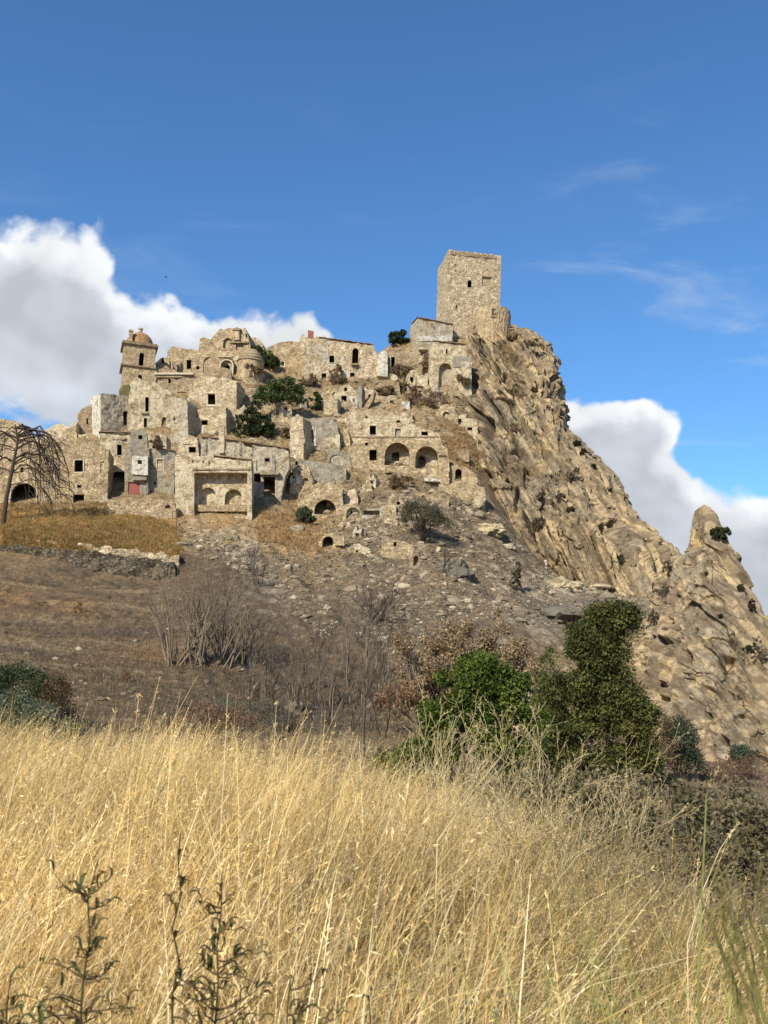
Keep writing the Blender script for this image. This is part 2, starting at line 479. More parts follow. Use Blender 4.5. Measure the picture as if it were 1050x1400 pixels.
def hz(x, y, detail=True):
    if np.ndim(x) == 0:
        return float(hz(np.array([x]), np.array([y]), detail)[0])
    x = np.asarray(x, float); y = np.asarray(y, float)
    fx = np.clip((x - GX[0]) / 1.5, 0, len(GX) - 1.001); fy = np.clip((y - GY[0]) / 1.5, 0, len(GY) - 1.001)
    i = fx.astype(int); j = fy.astype(int); a = fx - i; b = fy - j
    h = (HG[j, i] * (1 - a) + HG[j, i + 1] * a) * (1 - b) + (HG[j + 1, i] * (1 - a) + HG[j + 1, i + 1] * a) * b
    if detail:
        P = np.stack([x, y, 0 * x], -1)
        amp = sst(y, 20, 90)
        k_ = sst(y, 95, 125) * (1 - sst(y, 195, 225)) * sst(x, -40, -18) * (1 - sst(x, 25, 50))
        qd = np.stack([(.95 * x + .3 * y) / 6.0, (-.3 * x + .95 * y) / 45.0, 0 * x], -1)
        h = h + k_ * 1.3 * ridged(qd, 3)
        h = h + amp * (1.1 * fbm(P / 14.0, 4) + 0.55 * ridged(P / 3.2, 3) * sst(y, 60, 160))
    E = edge(x, y)
    k = sst(y, E, E + 9)
    return bank(x, np.minimum(y, E + 3)) * (1 - k) + h * k


def hit(px, py, y0=12.0, y1=360.0, n=420):
    """where the view through photograph pixel (px, py) meets the ground"""
    px = np.atleast_1d(np.asarray(px, float)); py = np.atleast_1d(np.asarray(py, float))
    d = ray(px, py); d = d / d[:, 1:2]
    ys = np.geomspace(y0, y1, n)
    X = d[:, :1] * ys; Z = d[:, 2:3] * ys
    Hh = hz(X.ravel(), np.broadcast_to(ys, X.shape).ravel(), False).reshape(X.shape)
    under = Z < Hh
    k = np.argmax(under, 1); ok = under.any(1) & (k > 0)
    k = np.where(ok, k, n - 1); r = np.arange(len(px))
    a0 = (Z - Hh)[r, np.maximum(k - 1, 0)]; a1 = (Z - Hh)[r, k]
    t = np.clip(a0 / np.maximum(a0 - a1, 1e-6), 0, 1)
    Y = ys[np.maximum(k - 1, 0)] * (1 - t) + ys[k] * t
    P = d * Y[:, None]
    P[:, 2] = hz(P[:, 0], P[:, 1])
    return P, ok


def inpoly(px, py, poly):
    r = np.zeros(px.shape, bool); n = len(poly)
    for i in range(n):
        x0, y0 = poly[i]; x1, y1 = poly[(i + 1) % n]
        if y0 == y1: continue
        c = ((y0 > py) != (y1 > py)) & (px < (x1 - x0) * (py - y0) / (y1 - y0) + x0)
        r ^= c
    return r


def blob(px, py, x, y, rx, ry):
    return np.exp(-(((px - x) / rx) ** 2 + ((py - y) / ry) ** 2))


def lerp(a, b, t):
    return a * (1 - t[:, None]) + np.array(b) * t[:, None]


def ground_colour(P):
    px, py = proj(P); n1 = fbm(P / 9.0, 4); n2 = fbm(P / 2.2 + 40, 3); n3 = fbm(P * np.array([0.06, 0.35, 0.35]) + 9, 3)
    px = px + 14 * n1; py = py + 9 * fbm(P / 7.0 + 77, 3)
    c = np.tile(np.array([0.27, 0.195, 0.105]), (len(P), 1))
    c = lerp(c, (0.205, 0.148, 0.082), sst(n1, -0.1, 0.3) * .85)
    c = lerp(c, (0.15, 0.11, 0.065), sst(fbm(P / 1.6 + 13, 3), .12, .4) * .6)
    c = lerp(c, (0.38, 0.29, 0.17), sst(n2, 0.15, 0.5) * 0.6)
    # scree and rubble below the houses
    sc = sst(py, 640, 690) * sst(px, 430, 520) * (1 - sst(py, 860, 930))
    c = lerp(c, (0.17, 0.122, 0.072), sc * 0.92)
    c = lerp(c, (0.36, 0.30, 0.21), sc * sst(n2, 0.15, 0.4) * 0.75)
    c = lerp(c, (0.11, 0.088, 0.062), sc * sst(-n2, 0.05, 0.4) * 0.8)
    # grazed slope on the near left
    sl = sst(py, 748, 768) * (1 - sst(px, 300, 400)) * (1 - sst(py, 985, 1010))
    c = lerp(c, (0.155, 0.108, 0.062), sl)
    c = lerp(c, (0.25, 0.185, 0.105), sl * sst(n3, 0.08, 0.45) * 0.65)
    c = lerp(c, (0.078, 0.062, 0.045), sl * sst(-n3, 0.05, 0.4) * 0.7)
    c = lerp(c, (0.24, 0.135, 0.06), sl * np.clip(blob(px, py, 215, 895, 60, 16) + blob(px, py, 100, 830, 34, 14) + blob(px, py, 20, 820, 30, 20), 0, 1) * 0.7)
    # burnt gully
    bu = np.clip(blob(px, py, 430, 890, 150, 90) + blob(px, py, 300, 800, 90, 55) + blob(px, py, 380, 960, 150, 40), 0, 1) * sst(py, 735, 775)
    c = lerp(c, (0.098, 0.070, 0.044), bu * 0.9)
    c = lerp(c, (0.21, 0.175, 0.13), bu * sst(fbm(P / 1.3 + 5, 3), 0.18, 0.45) * 0.7)
    # light scree spine down the gully and pale stone under the two-arched house
    sp = np.clip(blob(px - (py - 740) * 0.75, py, 320, 760, 26, 60), 0, 1) + 0.6 * blob(px - (py - 700) * 1.7, py, 250, 720, 30, 26)
    c = lerp(c, (0.40, 0.34, 0.25), np.clip(sp, 0, 1) * sst(n2, -0.25, 0.2) * 0.8)
    # orange grass terrace and the orange banks among the ruins
    te = sst(py, 690, 703) * (1 - sst(py, 752, 764)) * (1 - sst(px, 235, 262))
    c = lerp(c, (0.27, 0.16, 0.06), te)
    og = blob(px, py, 640, 615, 34, 32) + blob(px, py, 395, 730, 45, 30) + blob(px, py, 300, 715, 35, 14)
    c = lerp(c, (0.37, 0.235, 0.10), np.clip(og, 0, 1) * 0.85)
    # pale ledge and grey rock face right of the scree
    le = blob(px, py, 790, 800, 70, 13)
    c = lerp(c, (0.50, 0.41, 0.27), np.clip(le * 1.2, 0, 1) * sst(n2, -0.4, 0.1))
    gr = blob(px, py, 800, 845, 100, 28)
    c = lerp(c, (0.19, 0.165, 0.125), np.clip(gr * 1.1, 0, 1) * 0.8)
    # valley and roadside
    va = sst(py, 1030, 1060) * (P[:, 1] > 20)
    c = lerp(c, (0.22, 0.16, 0.10), va * 0.7)
    c = lerp(c, (0.33, 0.245, 0.12), 1 - sst(P[:, 1], 14, 26))
    return np.clip(c, 0.02, 1)


def sheet(name, us, ys):
    U, Yy = np.meshgrid(us, ys)
    X = (U * (Yy + 6)).ravel(); Yf = Yy.ravel()
    V = np.stack([X, Yf, hz(X, Yf)], -1)
    n, m = len(ys), len(us)
    i = (np.arange(n - 1)[:, None] * m + np.arange(m - 1)).ravel()
    me = mesh_np(name, V, np.stack([i, i + 1, i + m + 1, i + m], -1), ground_colour(V), True)
    return tag(link(name, me, MT['earth']), kind='structure')


us = np.concatenate([np.linspace(-1.0, -0.46, 40)[:-1], np.linspace(-0.46, 0.46, 440), np.linspace(0.46, 1.0, 40)[1:]])
ysx = np.concatenate([np.linspace(-4, 30, 90)[:-1], np.linspace(30, 350, 620)[:-1], np.linspace(350, 469, 40)])
sheet('hillside', us, ysx)
far = MB()
R_ = 30000.0
far.add([(-R_, -R_, -30), (R_, -R_, -30), (R_, R_, -30), (-R_, R_, -30)], [(0, 1, 2, 3)])
tag(far.build('ground', flat('far_plain', (0.24, 0.19, 0.11), (0.17, 0.15, 0.085), 0.02)), kind='structure')


# ------------------------------------------------------------------ rock masses: stacked rings, front finely divided
def rock_mass(name, rows, nth=460, nrow=380, seed=0.0, amp=1.0, kind='structure', caves=()):
    rows = np.array(rows, float)
    ys = np.linspace(rows[0, 0], rows[-1, 0], nrow)
    L, Rr, YF, B = (np.interp(ys, rows[:, 0], rows[:, k]) for k in (1, 2, 3, 4))
    k = np.ones(9) / 9
    sm = lambda a: np.convolve(np.pad(a, 4, 'edge'), k, 'valid')
    L, Rr, YF, B = sm(L), sm(Rr), sm(YF), sm(B)
    Yc = YF + B
    PL = at(L, ys, Yc); PR = at(Rr, ys, Yc); PM = at((L + Rr) / 2, ys, Yc)
    th = np.concatenate([np.linspace(-0.35, math.pi + 0.35, nth), np.linspace(math.pi + 0.35, 2 * math.pi - 0.35, 60)[1:-1]])
    ct, stt = np.cos(th), np.sin(th)
    stt = np.sign(stt) * np.abs(stt) ** 0.75
    xc = (PL[:, 0] + PR[:, 0]) / 2; ha = (PR[:, 0] - PL[:, 0]) / 2
    X = xc[:, None] + ha[:, None] * ct; Yv = Yc[:, None] - B[:, None] * stt
    Z = np.repeat(PM[:, 2:3], len(th), 1)
    V = np.stack([X, Yv, Z], -1).reshape(-1, 3)
    N = np.stack([(ct * np.ones_like(X)), -stt * ha[:, None] / np.maximum(B[:, None], 1), 0.25 * np.ones_like(X)], -1).reshape(-1, 3)
    N /= np.linalg.norm(N, axis=1, keepdims=True)
    # bedding dips steeply down to the right: compress the noise along that direction
    s1 = np.array([0.30, -0.50, -0.80]); s1 /= np.linalg.norm(s1)
    al = V @ s1
    Q = V - np.outer(al, s1) * 0.84 + seed
    big = fbm(V / 17.0 + seed, 3)
    blk = np.round(fbm(Q / 4.0 + 3 + seed, 3) * 5 + .5 * fbm(V / 1.2 + 8, 2)) / 5
    rad = np.repeat(np.clip(B / 13.0, 0.2, 1.0), len(th))
    rib = ridged(Q / 7.0, 4, 0.55)
    fin = ridged(Q / 2.1 + 9, 3, 0.6)
    lump = fbm(V / 2.6 + 3 * seed + 50, 3)
    pock = sst(fbm(Q / 2.6 + 71 + seed, 2), 0.42, 0.58)
    pock2 = sst(fbm(Q / 4.5 + 31 + seed, 2), 0.42, 0.56)
    crk = sst(ridged(Q / 6.5 + 17 + seed, 2, .4), 0.68, 0.92)
    rib2 = ridged(Q / 3.4 + 23, 3, 0.5)
    Qw = Q + .9 * np.stack([fbm(V / 4.0 + 2, 2), fbm(V / 4.0 + 12, 2), fbm(V / 4.0 + 22, 2)], -1)
    step = np.abs(((al / 9.0 + 1.2 * fbm(V / 9.0 + 5, 2)) % 1.0) - .5)
    d = amp * rad * (2.6 * big + 1.7 * rib + 1.0 * rib2 + 0.9 * blk + 1.25 * fin + 0.5 * lump + 1.0 * step + 1.7 * facets(Qw / 7.5 + seed, 3) + 1.0 * facets(Qw / 3.0 + seed, 11) + .5 * facets(Qw / 1.3 + seed, 23) - 1.3 * pock - 2.4 * pock2 - 3.8 * crk)
    px, py = proj(V); front = V[:, 1] < np.repeat(Yc, len(th)) + 2
    for cx, cy, rx, ry, dep in caves:
        d = d - dep * sst(blob(px, py, cx, cy, rx, ry), 0.35, 0.75) * front
    P = V + N * d[:, None]
    # colour: tan and grey beds, ochre patches, dark brown patches and streaks
    g1 = fbm(V / 11.0 + 20 + seed, 4); g2 = fbm(Q / 2.2 + 60, 4); g3 = fbm(V / 5.0 + 90 + seed, 3); g4 = fbm(V / 1.1 + 14, 3)
    c = np.tile(np.array([0.325, 0.245, 0.148]), (len(V), 1))
    c = lerp(c, (0.23, 0.196, 0.142), sst(g1, -0.1, 0.3) * 0.85)
    c = lerp(c, (0.48, 0.37, 0.21), sst(g2, 0.1, 0.4) * 0.8)
    c = lerp(c, (0.17, 0.13, 0.085), sst(-g2, 0.05, 0.35) * 0.8)
    c = lerp(c, (0.40, 0.28, 0.115), sst(g3, 0.24, 0.5) * 0.6)
    c = lerp(c, (0.15, 0.11, 0.065), sst(g4, 0.12, 0.4) * 0.65)
    c = lerp(c, (0.46, 0.38, 0.25), sst(-g4, 0.25, 0.5) * 0.5)
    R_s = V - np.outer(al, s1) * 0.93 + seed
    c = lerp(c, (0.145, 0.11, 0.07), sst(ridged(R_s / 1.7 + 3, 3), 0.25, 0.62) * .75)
    c = lerp(c, (0.47, 0.36, 0.21), sst(fbm(R_s / 1.2 + 44, 3), 0.18, 0.45) * .6)
    m = len(th); n = nrow
    i = (np.arange(n - 1)[:, None] * m + np.arange(m)); j = (np.arange(n - 1)[:, None] * m + (np.arange(m) + 1) % m)
    q = np.stack([i, j, j + m, i + m], -1).reshape(-1, 4)
    # cap
    top = P[:m].mean(0) + np.array([0, 0, 0.8])
    P = np.vstack([P, top]); c = np.vstack([c, [[0.36, 0.26, 0.15]]])
    cap = np.stack([np.full(m, len(P) - 1), (np.arange(m) + 1) % m, np.arange(m)], -1)
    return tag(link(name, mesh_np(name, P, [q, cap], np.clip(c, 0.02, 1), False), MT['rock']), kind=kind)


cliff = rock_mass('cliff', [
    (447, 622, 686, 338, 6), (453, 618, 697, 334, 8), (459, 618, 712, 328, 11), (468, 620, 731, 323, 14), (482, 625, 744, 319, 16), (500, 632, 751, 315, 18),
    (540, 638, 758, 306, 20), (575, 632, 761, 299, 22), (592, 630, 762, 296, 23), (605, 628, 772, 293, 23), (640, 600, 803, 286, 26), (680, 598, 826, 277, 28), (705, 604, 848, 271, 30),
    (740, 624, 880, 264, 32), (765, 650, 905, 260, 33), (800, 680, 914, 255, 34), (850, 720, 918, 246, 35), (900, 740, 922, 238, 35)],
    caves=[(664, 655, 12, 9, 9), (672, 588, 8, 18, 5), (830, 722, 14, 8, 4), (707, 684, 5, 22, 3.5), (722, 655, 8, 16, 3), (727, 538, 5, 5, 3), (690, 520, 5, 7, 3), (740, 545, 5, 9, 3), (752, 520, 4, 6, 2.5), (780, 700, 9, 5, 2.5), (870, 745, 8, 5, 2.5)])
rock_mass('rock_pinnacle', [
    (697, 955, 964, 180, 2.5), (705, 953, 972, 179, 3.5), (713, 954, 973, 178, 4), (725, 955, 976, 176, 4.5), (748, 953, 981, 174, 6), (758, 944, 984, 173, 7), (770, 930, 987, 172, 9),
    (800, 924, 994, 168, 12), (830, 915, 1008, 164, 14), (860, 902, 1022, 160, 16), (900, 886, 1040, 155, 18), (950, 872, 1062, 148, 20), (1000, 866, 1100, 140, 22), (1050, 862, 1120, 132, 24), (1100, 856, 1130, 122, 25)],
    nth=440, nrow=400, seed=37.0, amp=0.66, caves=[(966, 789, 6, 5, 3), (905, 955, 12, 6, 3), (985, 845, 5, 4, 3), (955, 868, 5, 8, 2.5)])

# ------------------------------------------------------------------ buildings
def pip(x, y, poly):
    return bool(inpoly(np.array([x]), np.array([y]), poly)[0])


def resample(loop, step):
    o = []
    for i in range(len(loop)):
        a = np.array(loop[i]); b = np.array(loop[(i + 1) % len(loop)])
        k = max(1, int(np.linalg.norm(b - a) / step))
        o += [tuple(a + (b - a) * t / k) for t in range(k)]
    return o


class Face:
    """a wall plane through photograph pixel (cx, cy) at distance Y, turned by yaw; maps photograph pixels to (u, v) on it"""
    def __init__(s, cx, cy, Y, yaw):
        a = math.radians(yaw)
        s.P0 = at(cx, cy, Y); s.e = np.array([math.cos(a), math.sin(a), 0]); s.n = np.array([math.sin(a), -math.cos(a), 0])

    def uv(s, px, py):
        d = ray(px, py); t = (s.P0 @ s.n) / (d @ s.n); p = d * t - s.P0
        return float(p @ s.e), float(p[2])

    def pt(s, u, v, dep=0.0):
        return s.P0 + s.e * u + np.array([0, 0, v]) - s.n * dep


def hole_loop(f, h):
    x0, y0, x1, y1 = h['r']
    if h.get('arch'):
        u0, v0 = f.uv((x0), (y1)); u1, _ = f.uv(x1, y1); _, vt = f.uv((x0 + x1) / 2, y0)
        r = (u1 - u0) / 2; hh = min(r, (vt - v0) * 0.8); n = 9
        return [(u0, v0), (u1, v0)] + [(u0 + r + r * math.cos(math.pi * k / n), vt - hh + hh * math.sin(math.pi * k / n)) for k in range(0, n + 1)]
    a = f.uv(x0, y1); b = f.uv(x1, y1); c = f.uv(x1, y0); d = f.uv(x0, y0)
    return [a, b, c, d]


def panel(f, loop, holes, grid, amp, seed, dep=0.0):
    """triangulated wall face with openings; returns 3-D vertices and triangles"""
    V2 = []; E = []
    for lp in [loop] + holes:
        k = len(V2); V2 += lp; n = len(lp)
        E += [(k + i, k + (i + 1) % n) for i in range(n)]
    us = [p[0] for p in loop]; vs = [p[1] for p in loop]
    rr = random.Random(seed)
    for i in range(int((max(us) - min(us)) / grid)):
        for j in range(int((max(vs) - min(vs)) / grid)):
            u = min(us) + (i + rr.uniform(.2, .8)) * grid; v = min(vs) + (j + rr.uniform(.2, .8)) * grid
            if pip(u, v, loop) and not any(pip(u, v, h) for h in holes):
                V2.append((u, v))
    r = delaunay_2d_cdt([Vector(p) for p in V2], E, [], 0, 1e-4)
    vv = np.array([tuple(p) for p in r[0]]); tr = [tuple(t) for t in r[2] if len(t) == 3]
    cen = np.array([vv[list(t)].mean(0) for t in tr])
    ok = inpoly(cen[:, 0], cen[:, 1], loop)
    for h in holes: ok &= ~inpoly(cen[:, 0], cen[:, 1], h)
    tr = [t for t, k in zip(tr, ok) if k]
    d = disp(vv, amp, seed)
    P = [f.pt(u, v, dep + dd) for (u, v), dd in zip(vv, d)]
    return P, tr


def disp(vv, amp, seed):
    vv = np.asarray(vv, float)
    q = np.stack([vv[:, 0] / 1.7 + seed * 3.1, vv[:, 1] / 1.7, vv[:, 0] * 0 + seed], -1)
    return amp * (fbm(q, 3) * 1.6)


BSEED = [0]


def house(name, label, cat, outline, Y=None, yaw=0, depth=7.0, mat='stone', wins=(), boxes=(), eaves=(), rough=0.25, amp=0.24, drop=4.0, group=None, grid=0.8, roofmat='brown'):
    """outline: front wall in photograph pixels, from bottom left over the top to bottom right"""
    BSEED[0] += 1; sd_ = BSEED[0]; rr = random.Random(sd_)
    cx = (outline[0][0] + outline[-1][0]) / 2; cy = max(outline[0][1], outline[-1][1])
    if Y is None: Y = Yd(cy)
    f = Face(cx, cy, Y, yaw)
    lp = [f.uv(x, y) for x, y in outline]
    zb = min(lp[0][1], lp[-1][1]) - drop
    lp = [(lp[0][0], zb)] + lp[:] + [(lp[-1][0], zb)]
    # ruined edge: resample all but the bottom
    o = [lp[0]]
    for a, b in zip(lp[:-1], lp[1:]):
        a_, b_ = np.array(a), np.array(b); k = max(1, int(np.linalg.norm(b_ - a_) / 0.9))
        for t in range(1, k + 1):
            p = a_ + (b_ - a_) * t / k
            if not (t == k and b is lp[-1]) and p[1] > zb + drop + 0.5:
                p = p + np.array([rr.uniform(-1, 1) * rough * 0.5, rr.uniform(-1, 0.8) * rough])
            o.append(tuple(p))
    loop = o
    holes = [resample(hole_loop(f, h), 1.2) for h in wins]
    root = empty(name, f.P0, label, cat, group)
    # front wall
    P, tr = panel(f, loop, holes, grid, amp, sd_)
    mb = MB(); mb.add(P, tr)
    dl = disp(loop, amp, sd_)
    n = len(loop)
    fr = [f.pt(u, v, dd) for (u, v), dd in zip(loop, dl)]
    bk = [f.pt(u, v, depth) for (u, v) in loop]
    top = MB()
    for i in range(n):
        j = (i + 1) % n
        dv = (loop[j][1] - loop[i][1]); du = loop[j][0] - loop[i][0]
        q = [fr[i], fr[j], bk[j], bk[i]]
        if du > 0 and abs(du) > abs(dv) * 0.9 and loop[i][1] > zb + 0.01:
            top.add(q, [(0, 1, 2, 3)])
        else:
            mb.add(q, [(0, 1, 2, 3)])
    mb.add(bk, [tuple(range(n))[::-1]])
    mb.build('wall', MT[mat], root, f.P0)
    if top.n: top.build('roof' if not roofmat == mat else 'wall_top', MT[roofmat], root, f.P0)
    # openings: reveals, infills, surrounds
    for h, hl in zip(wins, holes):
        hd = disp(hl, amp, sd_); fill = h.get('fill'); dp = h.get('d', 0.7)
        rv = MB(); m_ = len(hl)
        a = [f.pt(u, v, dd) for (u, v), dd in zip(hl, hd)]; b = [f.pt(u, v, dp) for (u, v) in hl]
        for i in range(m_):
            rv.add([a[i], a[(i + 1) % m_], b[(i + 1) % m_], b[i]], [(0, 1, 2, 3)])
        wn = h.get('n') or ('window' if not h.get('arch') or (h['r'][2] - h['r'][0]) < 9 else 'archway')
        wo = rv.build(wn, MT[h.get('rm', mat)], root, f.P0)
        if fill:
            sub = [resample(hole_loop(f, hh), 1.0) for hh in h.get('sub', ())]
            P, tr = panel(f, hl, sub, 0.9, 0.08, sd_ + 50, dp)
            fb = MB(); fb.add(P, tr)
            for hh, sl in zip(h.get('sub', ()), sub):
                s_ = len(sl); dd2 = dp + hh.get('d', 0.6)
                dq = disp(sl, 0.08, sd_ + 50)
                a = [f.pt(u, v, dp + e) for (u, v), e in zip(sl, dq)]; b = [f.pt(u, v, dd2) for u, v in sl]
                for i in range(s_): fb.add([a[i], a[(i + 1) % s_], b[(i + 1) % s_], b[i]], [(0, 1, 2, 3)])
                if hh.get('fill'):
                    P, tr = panel(f, sl, [], 0.9, 0.06, sd_ + 70, dd2); fb2 = MB(); fb2.add(P, tr)
                    fb2.build('infill', MT[hh['fill']], wo, f.P0)
            fb.build('infill', MT[fill], wo, f.P0)
        sr = h.get('s')
        if sr:
            w_ = h.get('w', 0.32); cu = sum(p[0] for p in hl) / m_; cv_ = sum(p[1] for p in hl) / m_
            fm = MB()
            hu = max(p[0] for p in hl) - min(p[0] for p in hl); hv = max(p[1] for p in hl) - min(p[1] for p in hl)
            big = [(cu + (u - cu) * (1 + 2 * w_ / hu), cv_ + (v - cv_) * (1 + 2 * w_ / hv)) for u, v in hl]
            bd = disp(big, amp, sd_)
            A = [f.pt(u, v, dd - 0.07) for (u, v), dd in zip(hl, hd)]; Bq = [f.pt(u, v, min(dd, de) - 0.07) for (u, v), dd, de in zip(big, bd, hd)]
            Cq = [f.pt(u, v, dd + 0.25) for (u, v), dd in zip(big, bd)]
            for i in range(m_):
                j = (i + 1) % m_
                fm.add([A[i], A[j], Bq[j], Bq[i]], [(0, 1, 2, 3)]); fm.add([Bq[i], Bq[j], Cq[j], Cq[i]], [(0, 1, 2, 3)])
            fm.build('frame', MT[sr], wo, f.P0)
    for bx in boxes:      # (part, x0, y0, x1, y1, d0, d1, material)
        pn, x0, y0, x1, y1, d0, d1, bm = bx
        c4 = [f.uv(x0, y1), f.uv(x1, y1), f.uv(x1, y0), f.uv(x0, y0)]
        q = MB(); q.hexa([f.pt(u, v, d0) for u, v in c4] + [f.pt(u, v, d1) for u, v in c4])
        q.build(pn, MT[bm], root, f.P0)
    for (x0, y0, x1, y1) in eaves:
        a = f.uv(x0, y0); b = f.uv(x1, y1); k = max(1, int((b[0] - a[0]) / 1.2)); q = MB()
        for i in range(k):
            t0, t1 = i / k, (i + 1) / k
            u0, u1 = a[0] + (b[0] - a[0]) * t0, a[0] + (b[0] - a[0]) * t1
            v0, v1 = a[1] + (b[1] - a[1]) * t0, a[1] + (b[1] - a[1]) * t1
            jz = rr.uniform(-.07, .07); jd = rr.uniform(-.15, .15)
            q.hexa([f.pt(u0, v0 - .1 + jz, -.45 + jd), f.pt(u1 - .02, v1 - .1 + jz, -.45 + jd), f.pt(u1 - .02, v1 + .12 + jz, -.45 + jd), f.pt(u0, v0 + .12 + jz, -.45 + jd),
                    f.pt(u0, v0 + .1 + jz, depth * .8), f.pt(u1 - .02, v1 + .1 + jz, depth * .8), f.pt(u1 - .02, v1 + .32 + jz, depth * .8), f.pt(u0, v0 + .32 + jz, depth * .8)])
        q.build('eave', MT['tile'], root, f.P0)
    return root, f


def W(x0, y0, x1, y1, **k):
    return dict(r=(x0, y0, x1, y1), **k)


# --- lowest row, from the left
house('stone_farmhouse', 'long tan stone house behind the drooping dead tree, with a dark cart arch', 'house',
      [(-70, 698), (-70, 578), (0, 572), (26, 577), (33, 588), (46, 598), (66, 599), (87, 600), (110, 603), (138, 608), (149, 616), (147, 690)], 232, 7, 9, 'stone',
      [W(12, 660, 47, 704, arch=1, d=1.2, s='pale', w=0.5), W(102, 629, 113.5, 645, s='trim', w=.3), W(105.5, 663, 111, 667), W(100, 676, 115, 694, n='cellar_door'), W(36, 617, 40, 621), W(28, 639, 32, 646), W(137, 631, 142, 647, fill='pale', d=.3)],
      rough=.35)
house('low_stone_wall', 'low crumbling tan wall along the terrace below the grey houses', 'wall',
      [(146, 706), (147, 682), (170, 683), (200, 685), (222, 683), (239, 688), (241, 714)], 226, 3, 1.6, 'stone', [W(226, 690, 233, 695, arch=1, fill='brown', d=1.0)], roofmat='stone', rough=.3)
house('plaster_house', 'cream plaster house with a tiled eave left of the narrow grey tower house', 'house',
      [(136, 690), (137, 592), (180, 592), (180, 690)], 246, 12, 8, 'cream',
      [W(160, 608, 166.5, 622.5, s='trim', w=.2), W(152, 645, 170, 682, n='doorway')], [('ledge', 153, 598, 172, 601, -.35, .2, 'pale')], [(135, 590.5, 181, 591.5)], rough=.08)
house('tower_house', 'narrow grey plaster tower house with a white box balcony', 'house',
      [(170, 684), (171, 614), (176, 609), (179, 590), (183, 587), (197, 588), (201, 591), (202, 612), (204, 613), (204, 684)], 238, 11, 8, 'grey',
      [W(189, 595, 194.5, 600.5), W(175, 659, 191, 677, n='door', fill='red', d=.25)],
      [('downpipe', 200, 653, 202.5, 684, -.35, -.05, 'metal')], rough=.08, amp=.08)
house('box_balcony', 'white boxed-in balcony with one small square window on the grey tower house', 'balcony',
      [(180, 648.5), (180.5, 623), (202, 624), (202, 648.5)], 236.8, 8, 1.4, 'white', [W(188, 629, 194, 634.5)], [('bracket', 181.5, 648.6, 200, 656, .35, 1.5, 'slate')], rough=.02, amp=.03, drop=0, roofmat='slate')
house('grey_house', 'wide grey plaster house right of the narrow tower house, with a bricked-up window', 'house',
      [(204, 684), (204.5, 613), (212, 612), (239, 617), (237.5, 684)], 240, 7, 8, 'grey',
      [W(214.5, 628, 223, 642, fill='pale', d=.25, s='trim', w=.25), W(210, 659, 213, 663), W(204.5, 671, 212, 681, fill='brown', d=1.5)], eaves=[(212, 611.5, 239, 616.5)], rough=.1)
house('low_cream_house', 'low cream house with a ledge peeping over the bricked-up grey house', 'house',
      [(202, 625), (202, 593), (215, 592.5), (227, 596), (228, 625)], 251, 0, 6, 'cream', [W(208, 609, 216, 614)], [('ledge', 203, 601.5, 222, 603.5, -.3, .2, 'brown')], rough=.12)
house('gabled_house', 'small cream gabled house with one dark square window and a string course', 'house',
      [(242, 628), (243.5, 602), (256, 593.5), (266, 597), (270.5, 601), (272, 628)], 250, -4, 6, 'cream', [W(258, 611, 268, 619, s='trim', w=.2)], [('ledge', 250, 606, 272, 607.3, -.2, .2, 'pale')], rough=.06)
house('plaster_row_house', 'long grey-white plaster wall of a windowless row under the brown grassy bank', 'house',
      [(273, 634), (273.5, 597), (286, 598), (299, 599), (312, 601), (330, 603), (331, 604.5), (344, 606), (344, 634)], 251, 2, 8, 'greypale', [],
      [('chimney', 299.5, 584, 307, 620, -.5, .7, 'cream'), ('pilaster', 281, 598.5, 282.6, 626, -.18, .1, 'grey'), ('pilaster', 327, 603.5, 329.5, 622, -.2, .1, 'grey')], [(275, 597, 299, 599), (308, 600.5, 331, 603.2)], rough=.12)
house('framed_door_house', 'grey plaster house with a tall dark doorway in a pale frame', 'house',
      [(344.5, 690), (344.5, 607), (355, 608), (375, 611), (394, 614), (396, 640), (390, 650), (383, 690)], 243, 2, 8, 'greypale',
      [W(362, 626.5, 368.5, 631, s='slate', w=.2), W(360.5, 652, 376, 686, n='doorway', s='greypale', w=.55), W(347, 647, 356.5, 659, n='window'), W(350, 629, 352.5, 644, fill='slate', d=.3)],
      [('canopy', 356, 645.5, 382, 650, -1.3, .3, 'grey'), ('pilaster', 372, 622, 376, 644, -.25, .1, 'grey')], [(331, 603.5, 395, 613.2)], rough=.12)
house('two_arched_house', 'big ruined house front with two blind arches under a deep recess', 'house',
      [(239, 716), (239, 623), (243, 621), (265, 623), (290, 625), (318, 627), (344, 629), (344.5, 700), (343.5, 741), (337, 741), (333, 712)], 230, 4, 9, 'cream',
      [W(265.5, 646, 338, 706, n='recess', fill='pale', d=2.4, sub=[W(270, 664, 293, 689, arch=1, d=1.3, fill='cream'), W(305.5, 666.5, 329, 690, arch=1, d=1.3, fill='stone')])],
      [('string_course', 263, 640.5, 341, 642.5, -.3, .2, 'brown'), ('beam', 262, 628, 264, 632, -.15, .4, 'wood'), ('beam', 270, 629, 271.5, 632, -.15, .4, 'wood'), ('beam', 277, 629.5, 279, 632.5, -.15, .4, 'wood'), ('beam', 285, 630, 286.6, 634, -.15, .4, 'wood'),
       ('parapet', 266, 689, 337, 698, 1.2, 2.5, 'stone')], [(292, 623, 344, 628.5)], rough=.14, amp=.14)

